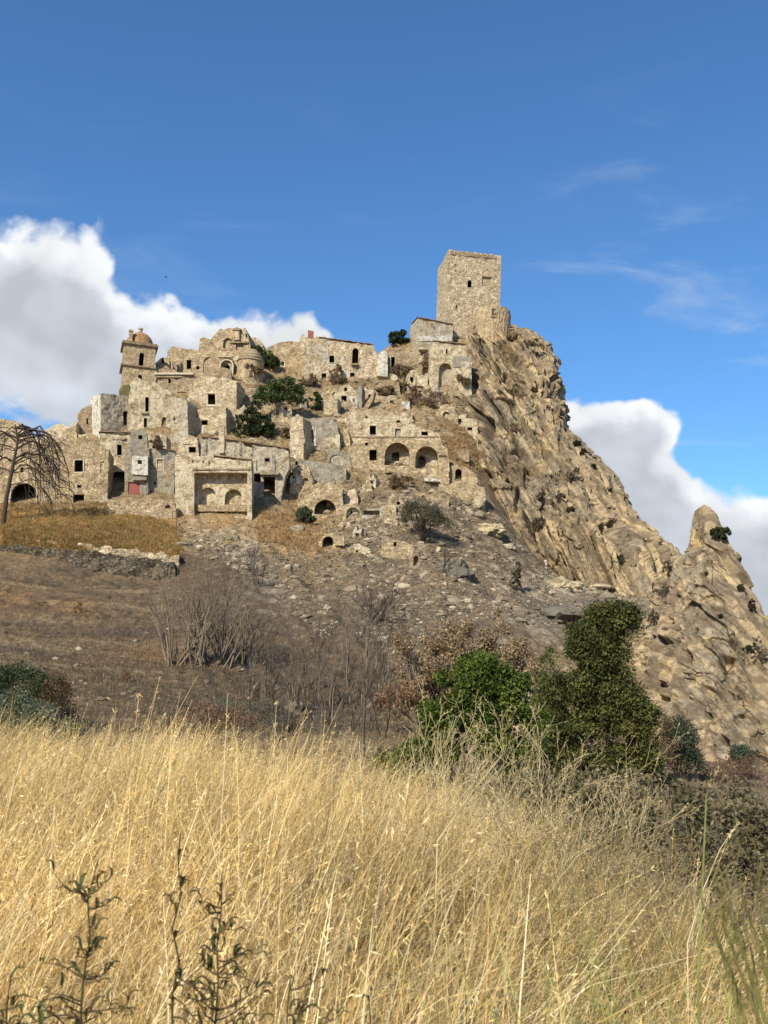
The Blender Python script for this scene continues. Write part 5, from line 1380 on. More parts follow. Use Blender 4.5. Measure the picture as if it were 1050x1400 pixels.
mid(1030, 1082, 95, [(-26, 18, 0, 30, 22), (14, 24, 0, 30, 26), (-60, 14, 0, 28, 18)], 'brown burnt scrub at the right edge below the pinnacle', ((.16, .095, .06), (.11, .07, .05), (.2, .13, .08)), 'burnt_scrub', 87, 130, 30, 4.5, ratio=.2, out=2.0)
mid(880, 1100, 62, [(-20, 24, 0, 36, 26), (26, 16, 0, 36, 22), (-70, 20, 0, 40, 24)], 'brown and green undergrowth below the evergreen', ((.13, .10, .05), (.08, .085, .035), (.17, .12, .06)), 'undergrowth_bush', 88, 170, 30, 4.2, ratio=.4)
mid(42, 952, 74, [(-14, 44, 0, 40, 32), (-46, 40, 0, 34, 34), (12, 24, 0, 34, 26)], 'dark green bush at the left edge behind the tall grass', ((.05, .075, .03), (.04, .06, .026), (.07, .095, .04)), 'left_green_bush', 89, 180, 38, 3.4)
mid(72, 955, 72, [(4, 36, 0, 20, 30), (10, 14, 0, 26, 20)], 'reddish brown dying bush beside the dark green bush', ((.17, .10, .055), (.12, .075, .045), (.09, .075, .04)), 'dying_bush', 90, 110, 30, 3.4, ratio=.4)
mid(92, 966, 70, [(0, 8, 0, 18, 10)], 'low blackened burnt bush beside the reddish dying bush', ((.035, .028, .025), (.05, .04, .035)), 'blackened_bush', 91, 50, 30, 3.4, ratio=.3)
mid(22, 1010, 50, [(-10, 42, 0, 44, 34), (34, 30, 0, 38, 28), (-44, 40, 0, 30, 34), (66, 18, 0, 28, 20)], 'pale grey green bush at the left edge above the grass', ((.125, .15, .09), (.10, .125, .075), (.15, .17, .105)), 'grey_green_bush', 92, 200, 36, 3.6)
mid(285, 1026, 52, [(-10, 44, 0, 46, 30), (30, 40, 0, 40, 28), (-44, 26, 0, 26, 22)], 'reddish brown dry bush rising just behind the grass', ((.19, .105, .065), (.14, .085, .055), (.23, .145, .09)), 'russet_bush', 93, 170, 32, 4.2, ratio=.25, out=2.)
mid(305, 1000, 60, [(-14, 46, 0, 44, 18), (36, 40, 0, 34, 18)], 'faint grey green bush behind the reddish brown bush', ((.12, .135, .08), (.10, .11, .07)), 'faint_green_bush', 94, 90, 30, 3.6, ratio=.3)
mid(365, 1030, 56, [(0, 46, 0, 26, 30), (20, 30, 0, 26, 26)], 'grey brown twiggy bush right of the reddish brown bush', ((.17, .145, .10), (.13, .11, .08)), 'twiggy_bush', 95, 80, 26, 5, ratio=.16, out=2.)
for px, py, sc_, lb in ((174, 930, 1.0, 'small orange dry weed alone on the bare slope'), (106, 838, 1.4, 'orange dry grass clump high on the bare slope')):
    tb(px, py, [(0, 7 * sc_, 0, 6 * sc_, 9 * sc_)], lb, ((.30, .16, .06), (.22, .12, .05)), 'dry_weed', seed=99, n=18, nl=20, ratio=.15, out=2.0, up=.8, trunk=False)
tb(578, 740, [(-4, 34, 0, 30, 15), (14, 24, 0, 24, 13), (-14, 46, 0, 14, 8)], 'thin grey green tree with twisted dark trunks on the scree', ((.10, .10, .06), (.13, .115, .07), (.085, .085, .05)), 'thorn_tree', seed=96, n=130, nl=40, ratio=.25, trunk=True, tcol=(.05, .04, .032))
tb(706, 806, [(0, 16, 0, 7, 14), (1, 30, 0, 4, 10)], 'slim dark green shrub on the pale scree', ((.075, .07, .035), (.10, .09, .05)), 'slim_shrub', seed=97, n=40, nl=26, ratio=.3)

# --- pale dead-leaved trees in front of the scree
def leafy_dead(px, py, Y, hpx, wpx, label, cols, seed, nl, name, bark, leaf=5.0, stems=7):
    rng = np.random.default_rng(seed); P = at(px, py, Y); P[2] = float(hz(P[0], P[1])); s = Y / F
    root = empty(name, P, label, 'tree'); segs = []; tips = []
    for i in range(stems):
        a = rng.uniform(-1, 1)
        grow(rng, (rng.normal(0, 4) * s, rng.normal(0, 4) * s, -.3), (a * wpx / hpx * .75, rng.normal(0, .35), 1), hpx * s * rng.uniform(.75, 1.05), .11, 0, segs, tips, (5, 4, 2), .6, .03, .13, 0, .3, 5, .52, .012)
    part_tubes('trunk', segs, root, bark, 4)
    tp = np.array(tips); tp = tp[tp[:, 2] > hpx * s * .22]
    V, Fq, c = leaves(rng, tp, 9 * s, nl, leaf * s, .5, .3, cols, .3, -.4)
    link('crown', mesh_np('crown', V, Fq, c), MT['leaf'], root)
leafy_dead(640, 925, 88, 155, 150, 'dead tree with brown withered leaves in front of the scree', ((.34, .255, .145), (.28, .20, .115), (.40, .31, .185), (.22, .16, .095)), 101, 26, 'withered_tree', (.20, .16, .12), 4.0, 12)
leafy_dead(706, 925, 80, 80, 90, 'smaller dead tree with pale beige withered leaves behind the green shrub', ((.56, .44, .29), (.48, .37, .24), (.62, .50, .35)), 102, 24, 'pale_withered_tree', (.24, .19, .14), 4.0, 10)
leafy_dead(590, 905, 92, 80, 70, 'low reddish withered bush left of the withered tree', ((.30, .19, .11), (.24, .15, .09)), 103, 16, 'withered_bush', (.16, .12, .09), 4.0, 8)

# --- bare shrubs and burnt saplings
def bare(px, py, hpx, wpx, label, name, seed, col, stems, Y=None, kids=(6, 4, 2), r=.085, group=None, spread=.5, base=8, cat='tree', lean=0.0, up=.05, rmin=.018, sh=.5):
    rng = np.random.default_rng(seed)
    P = by_pixels(px, py)[0] if Y is None else at(px, py, Y)
    if Y is not None: P[2] = float(hz(P[0], P[1]))
    s = P[1] / F; root = empty(name, P, label, cat, group); A = []; B = []; tips = []
    for i in range(stems):
        sg = []
        a = lean + rng.uniform(-1, 1) * wpx / hpx * .5
        grow(rng, (rng.uniform(-1, 1) * base * s, rng.uniform(-1, 1) * base * s * .5, -.6), (a, rng.normal(0, .25), 1), hpx * s * rng.uniform(.65, 1.05), r, 0, sg, tips, kids, spread, up, .10, 0, .3, 6, sh, rmin)
        A += sg[:6]; B += sg[6:]
    part_tubes('trunk', A, root, col, 5); part_tubes('twigs', B, root, tuple(c * 1.12 for c in col), 3)['kind'] = 'stuff'
    return root
bare(272, 905, 128, 150, 'big bare grey thicket of many stems on the slope', 'bare_thicket', 111, (.19, .15, .105), 46, base=42, kids=(3, 2), r=.13, spread=.36)
bare(330, 905, 90, 80, 'smaller bare grey thicket right of the big thicket', 'bare_thicket', 112, (.17, .135, .095), 24, base=30, kids=(3, 2), r=.12, spread=.38)
bare(352, 800, 55, 50, 'bare dark shrub on the pale spine of the gully', 'bare_shrub', 113, (.10, .08, .062), 8, base=6)
bare(507, 852, 60, 110, 'low dark burnt bush with twisted limbs on the scree', 'burnt_bush', 114, (.06, .046, .038), 11, base=8, lean=.25, kids=(6, 5, 3), up=-.01)
bare(604, 785, 62, 36, 'dark forked dead tree right of the brick pillar', 'forked_dead_tree', 115, (.055, .042, .036), 2, base=2, kids=(5, 4, 3), r=.2, lean=.22, spread=.7)
bare(748, 782, 50, 24, 'thin dark dead shrub at the foot of the cliff', 'dead_shrub', 116, (.085, .068, .052), 3, base=2, lean=-.1)
bare(497, 1034, 165, 14, 'single tall dark burnt trunk behind the grass', 'burnt_tree', 117, (.085, .062, .048), 1, Y=70, base=1, kids=(6, 3), r=.16, lean=.03, spread=.5, sh=.22)
bare(388, 1000, 44, 40, 'small black charred stump with bare twigs in the gully', 'charred_stump', 118, (.035, .028, .025), 5, base=6, r=.12, kids=(4, 3))
bare(470, 870, 80, 120, 'bare grey scrub covering the upper gully', 'bare_scrub', 119, (.17, .14, .11), 18, base=50, kids=(4, 3), r=.07)
protos = []
for k in range(4):
    o = bare(400 + 30 * k, 965, 95, 24 + 8 * k, 'bare grey brown sapling in the burnt gully', 'bare_sapling', 130 + k, (.175 - .033 * k, .138 - .026 * k, .10 - .019 * k), 2 + k % 2, group='bare saplings in the burnt gully', base=3, kids=(4, 2), r=.11, spread=.34)
    protos.append((o, o.location.y))
rng = np.random.default_rng(140)
for i in range(44):
    px = rng.uniform(335, 575); py = rng.uniform(905, 1010) if px < 540 else rng.uniform(900, 960)
    if px < 400 and py < 930: py += 35
    Ph, ok = hit(px, py)
    o, y0 = protos[i % 4]
    c = o.copy(); COL.objects.link(c); c.location = Vector(Ph[0]); k = rng.uniform(.55, 1.25) * Ph[0][1] / y0; c.scale = (k, k, k); c.rotation_euler.z = rng.uniform(0, 6.28)
    for ch in o.children:
        d = ch.copy(); COL.objects.link(d); d.parent = c

# ------------------------------------------------------------------ loose stone, scrub and dry grass on the hill
def scatter(rng, poly, n, y0=20.0):
    poly = np.array(poly, float); lo, hi = poly.min(0), poly.max(0)
    px = rng.uniform(lo[0], hi[0], n * 3); py = rng.uniform(lo[1], hi[1], n * 3)
    k = inpoly(px, py, [tuple(p) for p in poly]); px, py = px[k][:n], py[k][:n]
    P, ok = hit(px, py, y0)
    return P[ok]


ICO = None
def ico():
    t = (1 + 5 ** .5) / 2
    V = np.array([(-1, t, 0), (1, t, 0), (-1, -t, 0), (1, -t, 0), (0, -1, t), (0, 1, t), (0, -1, -t), (0, 1, -t), (t, 0, -1), (t, 0, 1), (-t, 0, -1), (-t, 0, 1)]) / 1.9
    Fc = np.array([(0, 11, 5), (0, 5, 1), (0, 1, 7), (0, 7, 10), (0, 10, 11), (1, 5, 9), (5, 11, 4), (11, 10, 2), (10, 7, 6), (7, 1, 8), (3, 9, 4), (3, 4, 2), (3, 2, 6), (3, 6, 8), (3, 8, 9), (4, 9, 5), (2, 4, 11), (6, 2, 10), (8, 6, 7), (9, 8, 1)])
    return V, Fc


rng = np.random.default_rng(150)
SCREE = [(425, 690), (640, 668), (700, 720), (770, 780), (900, 800), (910, 840), (760, 858), (640, 850), (560, 905), (500, 890), (440, 800), (330, 790), (250, 735), (330, 738), (430, 770)]
Ps = np.vstack([scatter(rng, SCREE, 9000), scatter(rng, [(235, 715), (345, 745), (420, 800), (470, 870), (440, 880), (350, 790), (240, 745)], 1300), scatter(rng, [(200, 520), (640, 500), (660, 660), (400, 700), (250, 600)], 5200), scatter(rng, [(720, 785), (910, 795), (905, 815), (730, 815)], 700), scatter(rng, [(0, 795), (240, 800), (330, 900), (400, 990), (0, 985)], 1500)])
V0, F0 = ico(); n = len(Ps)
sz = np.minimum(rng.pareto(2.8, n) * .15 + .12, .95)
sz[-1500:] *= .45
sc3 = sz[:, None] * rng.uniform(.6, 1.5, (n, 3)) * np.array([1.2, 1.2, .8])
ang = rng.uniform(0, 6.28, n); ca, sa = np.cos(ang), np.sin(ang)
Vv = V0[None] * sc3[:, None] * rng.uniform(.75, 1.25, (n, 12, 1))
Vr = np.stack([Vv[..., 0] * ca[:, None] - Vv[..., 1] * sa[:, None], Vv[..., 0] * sa[:, None] + Vv[..., 1] * ca[:, None], Vv[..., 2]], -1) + Ps[:, None]
cc3 = np.array([(.25, .20, .135), (.19, .155, .105), (.14, .115, .082), (.36, .30, .21)])[rng.integers(0, 4, n)] * rng.uniform(.75, 1.15, (n, 1))
tag(link('rubble', mesh_np('rubble', Vr.reshape(-1, 3), (F0[None] + (np.arange(n) * 12)[:, None, None]).reshape(-1, 3), np.repeat(cc3, 12, 0)), MT['pebble']), 'loose pale rubble and stones strewn over the scree below the ruins', 'rubble', kind='stuff')

for i, (px, py, rx, rz, lb, col) in enumerate([
        (670, 723, 19, 10, 'largest pale yellow boulder at the top of the scree', (.55, .45, .27)), (697, 747, 9, 5.5, 'rounded pale boulder below the largest yellow boulder', (.52, .44, .31)), (655, 685, 9, 10, 'tall pale rock slab below the cave at the cliff foot', (.5, .42, .28)),
        (747, 766, 4, 6, 'small bright white stone at the foot of the cliff', (.75, .70, .6)), (764, 798, 16, 10, 'broad pale block on the ledge below the cliff', (.55, .46, .30)), (789, 800, 10, 7, 'smaller pale block right of the broad ledge block', (.52, .43, .28)), (820, 801, 15, 5, 'flat pale ledge stone farther right', (.55, .45, .29)),
        (648, 700, 12, 7, 'grey brown boulder left of the largest yellow boulder', (.40, .33, .23)), (402, 968, 18, 14, 'earth coloured boulder among the bare saplings', (.24, .195, .13)), (408, 722, 10, 7, 'grey boulder below the white niche ruin', (.40, .34, .25)), (622, 778, 24, 18, 'grey rock hump behind the forked dead tree', (.20, .18, .14)), (842, 838, 40, 20, 'low grey rock hump above the evergreen tree', (.20, .175, .13)), (770, 845, 44, 18, 'grey rock face behind the yellow green sapling', (.20, .175, .135))]):
    rg = np.random.default_rng(200 + i); P, s = by_pixels(px, py + rz * .5)
    import bmesh
    bm = bmesh.new(); bmesh.ops.create_icosphere(bm, subdivisions=4 if rx > 15 else 3, radius=1.0)
    Vb = np.array([v.co for v in bm.verts]); fb3 = np.array([[v.index for v in f.verts] for f in bm.faces]); bm.free()
    dd = 1 + .22 * fbm(Vb * 1.3 + 11 * i, 3) + .42 * facets(Vb * 1.15 + 3.3 * i, i) + .14 * facets(Vb * 2.7 + i, i + 40)
    Vb = Vb * dd[:, None] * np.array([rx, rx * .8, rz]) * s
    cb = np.array(col) * .78 * (1 + .25 * fbm(Vb / s / 9 + i, 3))[:, None]
    o = link('boulder', mesh_np('boulder', Vb, fb3, cb), MT['rock'], loc=P + np.array([0, 0, rz * .12 * s]))
    tag(o, lb, 'boulder', 'boulders on the slope', 'thing')


def ribbons(rng, base, h, lean, k, wid, nseg, cols, tip=0.15, bend=2.0):
    """grass blades: base (n,3), height, unit lean (n,2), lean amount, width"""
    n = len(base); fa = rng.uniform(0, math.pi, n); side = np.stack([np.cos(fa), np.sin(fa), 0 * fa], -1)
    t = np.linspace(0, 1, nseg + 1)
    ld = np.concatenate([lean, np.zeros((n, 1))], 1)
    ctr = base[:, None] + ld[:, None] * (h * k)[:, None, None] * (t ** bend)[None, :, None]
    ctr[..., 2] += h[:, None] * (t[None] * (1 - .38 * np.minimum(k, 1.6)[:, None] ** 2 * t[None] ** 2))
    wv = wid[:, None] * (1 - (1 - tip) * t[None] ** 1.4)
    V = np.stack([ctr - side[:, None] * wv[..., None] / 2, ctr + side[:, None] * wv[..., None] / 2], 2).reshape(-1, 3)
    m = (nseg + 1) * 2
    q = np.array([(2 * i, 2 * i + 1, 2 * i + 3, 2 * i + 2) for i in range(nseg)])
    Fq = (q[None] + (np.arange(n) * m)[:, None, None]).reshape(-1, 4)
    return V, Fq, np.repeat(cols, m, 0), ctr


def tufts(rng, P, per, h, wid, cols, name, label, cat):
    P = np.repeat(P, per, 0); n = len(P)
    P = P + rng.normal(0, 1, (n, 3)) * np.array([.35, .35, 0]); P[:, 2] -= .1
    a = rng.uniform(0, 6.28, n)
    c = np.array(cols)[rng.integers(0, len(cols), n)] * rng.uniform(.7, 1.25, (n, 1))
    V, Fq, C, _ = ribbons(rng, P, h * rng.uniform(.5, 1.4, n), np.stack([np.cos(a), np.sin(a)], -1), rng.uniform(.2, .9, n), wid * rng.uniform(.6, 1.4, n), 1, c, .2)
    tag(link(name, mesh_np(name, V, Fq, C), MT['straw']), label, cat, kind='stuff')


STRAW = ((.36, .265, .13), (.30, .21, .10), (.23, .165, .09), (.42, .32, .17), (.17, .13, .075))
tufts(rng, scatter(rng, [(60, 610), (180, 600), (360, 470), (560, 455), (660, 480), (670, 660), (480, 700), (470, 770), (350, 760), (240, 720)], 4200), 5, .8, .16, STRAW, 'dry_hill_grass', 'dry straw coloured grass growing between the ruins', 'grass')
tufts(rng, scatter(rng, [(0, 690), (150, 690), (245, 725), (250, 766), (150, 760), (0, 752)], 5600), 6, .7, .11, ((.40, .21, .07), (.30, .18, .06), (.26, .21, .08), (.17, .165, .06), (.36, .25, .10)), 'terrace_grass', 'orange and green dry grass on the terrace below the farmhouse', 'grass')
tufts(rng, scatter(rng, [(600, 580), (665, 590), (672, 645), (640, 640), (612, 628)], 900), 5, .9, .16, ((.42, .27, .12), (.36, .22, .10)), 'orange_bank_grass', 'orange dry grass on the bank beside the round arches', 'grass')
tufts(rng, scatter(rng, [(352, 700), (430, 712), (440, 760), (350, 745)], 800), 5, .9, .15, ((.40, .26, .12), (.34, .21, .10)), 'russet_bank_grass', 'russet dry grass on the bank below the vaults', 'grass')
tufts(rng, scatter(rng, [(0, 790), (240, 800), (330, 900), (420, 1000), (0, 1000)], 9500), 4, .5, .06, ((.17, .13, .08), (.24, .18, .10), (.10, .08, .055), (.14, .11, .07)), 'slope_grass', 'short grey and straw grass on the grazed slope', 'grass')
tufts(rng, scatter(rng, [(230, 750), (420, 760), (580, 900), (600, 1000), (380, 1010), (300, 900)], 5000), 4, .6, .06, ((.10, .08, .06), (.16, .13, .10), (.07, .055, .045), (.24, .2, .14)), 'burnt_stubble', 'charred stubble and twigs in the burnt gully', 'stubble')
tufts(rng, scatter(rng, [(560, 860), (900, 830), (1050, 1060), (1050, 1140), (600, 1080), (480, 1010)], 3600), 5, .6, .07, ((.22, .16, .09), (.30, .22, .12), (.13, .12, .06)), 'valley_grass', 'brown dry grass in the valley behind the bushes', 'grass')
tufts(rng, scatter(rng, SCREE, 2600), 4, .6, .10, ((.22, .18, .12), (.30, .24, .15), (.14, .12, .085)), 'scree_weeds', 'dry brown weeds growing through the scree', 'weeds')
V, Fq, C = leaves(rng, scatter(rng, [(110, 606), (180, 540), (360, 470), (560, 462), (655, 470), (670, 660), (560, 700), (480, 780), (350, 760), (250, 720)], 1100), .8, 22, .7, .2, 1.6, BROWN + ((.15, .12, .07), (.33, .25, .15)), .35)
tag(link('low_scrub', mesh_np('low_scrub', V, Fq, C), MT['leaf']), 'low brown scrub and dead weeds scattered among the ruins', 'scrub', kind='stuff')

# ------------------------------------------------------------------ roadside grass
rng = np.random.default_rng(300)


def bank_points(n, u0, u1, y0, y1, over=1.0):
    """points on the roadside bank, even in area"""
    y = np.sqrt(rng.uniform(y0 ** 2, y1 ** 2, n)); u = rng.uniform(u0, u1, n); x = u * y
    k = y < edge(x, y) + over
    x, y = x[k], y[k]
    return np.stack([x, y, hz(x, y, False)], -1)


def grass_colour(n, pal, P=None):
    c = np.array(pal)[rng.integers(0, len(pal), n)] * rng.uniform(.62, 1.25, (n, 1))
    if P is not None:
        g = fbm(P / .9 + 5, 3)[:, None]
        c = c * (1 + .45 * g)
    return c


GOLD = ((.78, .58, .25), (.68, .49, .19), (.84, .66, .32), (.58, .41, .155), (.92, .78, .45), (.40, .28, .11))
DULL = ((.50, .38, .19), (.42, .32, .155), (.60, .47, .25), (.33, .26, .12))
Vs, Fs_, Cs, nv = [], [], [], 0


def put(V, Fq, C):
    global nv
    Vs.append(V); Fs_.append(Fq + nv); Cs.append(C); nv += len(V)


def field(n, u0, u1, y0, y1, h, wid, lean, pal, nseg=4, heads=.3, over=1.0, kk=(.15, .75), swirl=1.05):
    P = bank_points(n, u0, u1, y0, y1, over); m = len(P)
    P[:, 2] -= .03
    u = P[:, 0] / P[:, 1]
    hh = h * rng.uniform(.5, 1.25, m) * (1 + .5 * fbm(P / .8, 3))
    hh *= np.interp(u, [-.5, -.1, .1, .3, .45], [1.0, .97, .86, .76, .66]) * np.interp(P[:, 1], [3, 11], [1.0, .84])
    a = lean + 1.3 * fbm(P / 1.1 + 31, 2) + rng.normal(0, swirl, m)
    c = grass_colour(m, pal, P)
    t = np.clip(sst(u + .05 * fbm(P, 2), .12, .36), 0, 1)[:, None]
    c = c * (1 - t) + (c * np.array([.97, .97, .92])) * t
    k = rng.uniform(kk[0], kk[1], m)
    V, Fq, C, ctr = ribbons(rng, P, hh, np.stack([np.cos(a), np.sin(a)], -1), k, wid * rng.uniform(.5, 1.5, m), nseg, c, .2)
    put(V, Fq, C)
    if heads:
        s_ = rng.random(m) < heads; tip = ctr[s_]; q = len(tip)
        if q:
            for j in range(12):
                f = rng.uniform(.68, 1.0, q)[:, None] * nseg; i0 = np.minimum(f.astype(int), nseg - 1); r = np.arange(q)
                p = tip[r, i0[:, 0]] * (1 - (f - i0)) + tip[r, i0[:, 0] + 1] * (f - i0)
                ax = (tip[:, -1] - tip[:, -2]); ax /= np.linalg.norm(ax, axis=1, keepdims=True)
                ax = ax + rng.normal(0, .6, (q, 3)) + np.array([0, 0, -.2]); ax /= np.linalg.norm(ax, axis=1, keepdims=True)
                sd_ = np.cross(ax, rng.normal(0, 1, (q, 3))); sd_ /= np.linalg.norm(sd_, axis=1, keepdims=True)
                L = rng.uniform(.012, .030, (q, 1)); W_ = L * .17
                V = np.stack([p, p + ax * L * .45 + sd_ * W_ * .5, p + ax * L, p + ax * L * .45 - sd_ * W_ * .5], 1).reshape(-1, 3)
                cc = np.repeat(c[s_] * np.array([1.08, 1.06, 1.05]), 4, 0)
                put(V, np.arange(q * 4).reshape(q, 4), cc)


field(34000, -.50, .52, 1.75, 11.6, .98, .0048, .5, GOLD, 4, .5, kk=(.1, .95))
field(20000, -.50, .20, 4.5, 11.6, 1.04, .0062, .55, GOLD, 3, .6, kk=(.1, .95))
field(2600, -.5, .5, 1.8, 10.0, .92, .0085, .5, ((.84, .70, .44), (.72, .56, .30), (.48, .33, .15)), 4, 0, kk=(.2, 1.3))
field(18000, -.55, .58, 1.7, 5.0, .55, .005, .4, GOLD, 3, .1, kk=(.5, 1.5))
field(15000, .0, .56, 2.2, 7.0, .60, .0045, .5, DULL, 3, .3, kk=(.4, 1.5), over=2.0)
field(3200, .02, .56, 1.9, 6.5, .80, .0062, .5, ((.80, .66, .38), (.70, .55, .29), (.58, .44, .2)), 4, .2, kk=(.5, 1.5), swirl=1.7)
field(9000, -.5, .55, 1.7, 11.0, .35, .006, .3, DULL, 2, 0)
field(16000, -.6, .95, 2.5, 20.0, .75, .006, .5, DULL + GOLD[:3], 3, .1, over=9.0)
T = bank_points(260, -.5, .54, 1.9, 10.5); nb_ = 64; m = len(T) * nb_
ra = rng.uniform(0, 6.28, m); P = np.repeat(T, nb_, 0) + np.stack([np.cos(ra), np.sin(ra), 0 * ra], -1) * (rng.random(m) * .09)[:, None]; P[:, 2] -= .03
tone = np.repeat(rng.uniform(.72, 1.2, len(T)), nb_)[:, None]; hh = np.repeat(rng.uniform(.55, 1.0, len(T)), nb_) * rng.uniform(.6, 1.15, m) * np.interp(P[:, 0] / P[:, 1], [-.5, .1, .45], [1, .95, .7])
V, Fq, C, _ = ribbons(rng, P, hh, np.stack([np.cos(ra * .6 + .2), np.sin(ra * .6 + .2)], -1), rng.uniform(.2, 1.35, m), .0052 * rng.uniform(.5, 1.5, m), 4, grass_colour(m, ((.86, .70, .39), (.76, .58, .28), (.62, .45, .19), (.90, .76, .48))) * tone, .15)
put(V, Fq, C)
tag(link('grass', mesh_np('grass', np.concatenate(Vs), np.concatenate(Fs_), np.concatenate(Cs)), MT['straw']), 'tall golden dry grass filling the bank in front', 'grass', kind='stuff')


# --- single tall stalks that stand out
def stalk(pts, Y, r, label, name, col, head=0, seed=0, hl=.03, cat='grass stalk'):
    """pts: photograph pixels from foot to tip at distance Y (a number or one per point)"""
    rg = np.random.default_rng(seed); Ys = np.broadcast_to(np.array(Y, float), (len(pts),))
    q = [at(x, y, d) for (x, y), d in zip(pts, Ys)]
    foot = q[0].copy(); foot[2] = float(hz(foot[0], foot[1], False)) - .02
    q = [foot] + q; out_ = []
    for a, b in zip(q[:-1], q[1:]):
        for t in np.linspace(0, 1, 5)[:-1]: out_.append(a * (1 - t) + b * t)
    out_.append(q[-1]); k = len(out_)
    root = empty(name, foot, label, cat)
    sg = [(a - foot, b - foot, r * (1 - .7 * i / k), r * (1 - .7 * (i + 1) / k)) for i, (a, b) in enumerate(zip(out_[:-1], out_[1:]))]
    part_tubes('stem', sg, root, col, 5)
    if head:
        C = np.array(out_[-max(3, int(k * (.22 if cat != 'reed' else .6))):]) - foot
        V, Fq, c = leaves(rg, np.repeat(C, head, 0), r * (2.2 if cat != 'reed' else 1.2), 5, hl, .22 if cat != 'reed' else .07, .3, (tuple(x * 1.05 for x in col),), .25, .8 if cat != 'reed' else 2.6)
        link('seed_head', mesh_np('seed_head', V, Fq, c), MT['straw'], root)['kind'] = 'stuff'
    return root


STR = (.66, .51, .28)
stalk([(172, 1180), (180, 1040), (190, 952)], 5.2, .0045, 'tall pale stalk standing above the grass on the left', 'grass_stalk', STR, 5, 1, .035)
stalk([(598, 1150), (640, 1090), (683, 1036)], 4.6, .0035, 'long slanting pale stalk with a fine tip in front of the evergreen', 'grass_stalk', (.6, .5, .27), 1, 2, .02)
stalk([(370, 1200), (372, 1080), (378, 962)], 6.2, .004, 'upright pale stalk left of the bare saplings', 'grass_stalk', STR, 5, 3, .035)
stalk([(940, 1290), (962, 1215), (985, 1160), (1008, 1126)], 3.6, .003, 'bowed pale stalk at the right over dark shrubs', 'grass_stalk', (.55, .46, .27), 1, 4, .02)
stalk([(955, 1330), (960, 1220), (966, 1085)], 1.6, .003, 'blurred upright green stalk near the right edge', 'green_stalk', (.20, .22, .07), 0, 5, .03)
stalk([(380, 1060), (400, 1010), (425, 972)], 6.0, .003, 'thin slanting straw stalk right of the upright stalk', 'grass_stalk', STR, 2, 6, .02)
stalk([(560, 1400), (640, 1250), (690, 1170)], 2.4, .0017, 'long straw stalk leaning right across the middle of the grass', 'grass_stalk', (.7, .55, .32), 2, 7, .02)

# green reeds at the right
for i, (pts, Y) in enumerate([([(1048, 1400), (1012, 1290), (978, 1196)], 1.25), ([(1040, 1400), (1005, 1310), (985, 1240)], 1.3), ([(1062, 1400), (1040, 1300), (1012, 1215)], 1.35), ([(1020, 1400), (1000, 1330), (968, 1250)], 1.4), ([(1070, 1380), (1046, 1280), (1038, 1190)], 1.3)]):
    stalk(pts, Y, .0034, ['longest olive green reed leaning left at the right edge', 'short olive reed just behind the longest reed', 'olive reed bending left nearest the right edge', 'lowest olive reed leaning furthest left', 'upright olive reed touching the right edge'][i], 'reed', (.15, .14, .05), 1, 20 + i, .03, 'reed')


def tuft_thing(px, Y, n, h, label, name, pal, seed, lean=1.2, wid=.005, rad=.14, k=(.2, .8)):
    rg = np.random.default_rng(seed); P = at(px, 1400, Y); P[2] = float(hz(P[0], P[1], False)) - .02
    b = np.stack([rg.normal(0, rad, n), rg.normal(0, rad, n), np.zeros(n)], -1); a = rg.normal(lean, 1.1, n)
    c = np.array(pal)[rg.integers(0, len(pal), n)] * rg.uniform(.75, 1.25, (n, 1))
    V, Fq, C, _ = ribbons(rg, b, h * rg.uniform(.6, 1.15, n), np.stack([np.cos(a), np.sin(a)], -1), rg.uniform(*k, n), wid * rg.uniform(.6, 1.4, n), 5, c, .12)
    tag(link(name, mesh_np(name, V, Fq, C), MT['straw'], loc=P), label, 'grass tuft', kind='thing')


LIME = ((.24, .32, .06), (.34, .40, .10), (.17, .24, .045), (.46, .45, .16))
tuft_thing(950, 1.9, 230, 1.2, 'lime green grass tuft at the lower right', 'green_grass_tuft', LIME, 31, 1.0, .0055)
tuft_thing(880, 1.9, 50, 1.12, 'smaller green tuft left of the lime green tuft', 'green_grass_tuft', LIME, 32, .8)
tuft_thing(640, 2.1, 12, 1.12, 'few broad green blades at the bottom middle', 'green_grass_clump', ((.22, .22, .06), (.18, .17, .05)), 33, .9, .008)
tuft_thing(530, 2.0, 5, 1.12, 'thin green blades left of the bottom middle', 'green_grass_clump', ((.28, .30, .09),), 34, 1.3, .007)


for i in range(7):
    x0 = rng.uniform(1000, 1080); x1 = x0 - rng.uniform(15, 70); yt = rng.uniform(1170, 1290)
    stalk([(x0, 1400), ((x0 + x1) / 2 + rng.uniform(2, 12), (1400 + yt) / 2), (x1, yt)], float(rng.uniform(1.3, 1.7)), .0022, 'thin olive stem among the reeds at the right edge', 'reed', (.17, .155, .055), 0, 60 + i, .03, 'reed')['group'] = 'thin olive stems among the reeds'

# --- dry branching weeds along the lip of the bank
def weed(px, ytop, Y, label, seed, col, spread=.55, kids=(5, 4), pods=.6, name='branching_weed', group=None, podc=None, lean=.1):
    rg = np.random.default_rng(seed); Pt = at(px, ytop, Y); z0 = float(hz(Pt[0], Pt[1], False))
    h = max(.5, Pt[2] - z0); base = np.array([Pt[0], Pt[1], z0 - .02]); root = empty(name, base, label, 'weed', group)
    sg = []; tips = []
    grow(rg, (0, 0, 0), (lean, 0, 1), h, .0026, 0, sg, tips, kids, spread, .04, .16, 0, .45, 8, .42, .0009)
    part_tubes('stems', sg, root, col, 4, .2, rg)
    tp = np.array(tips)
    V, Fq, c = leaves(rg, tp, .008, 3, .015, .3, .3, (podc or tuple(x * .9 for x in col),), .3)
    link('seed_pods', mesh_np('seed_pods', V, Fq, c), MT['straw'], root)['kind'] = 'stuff'


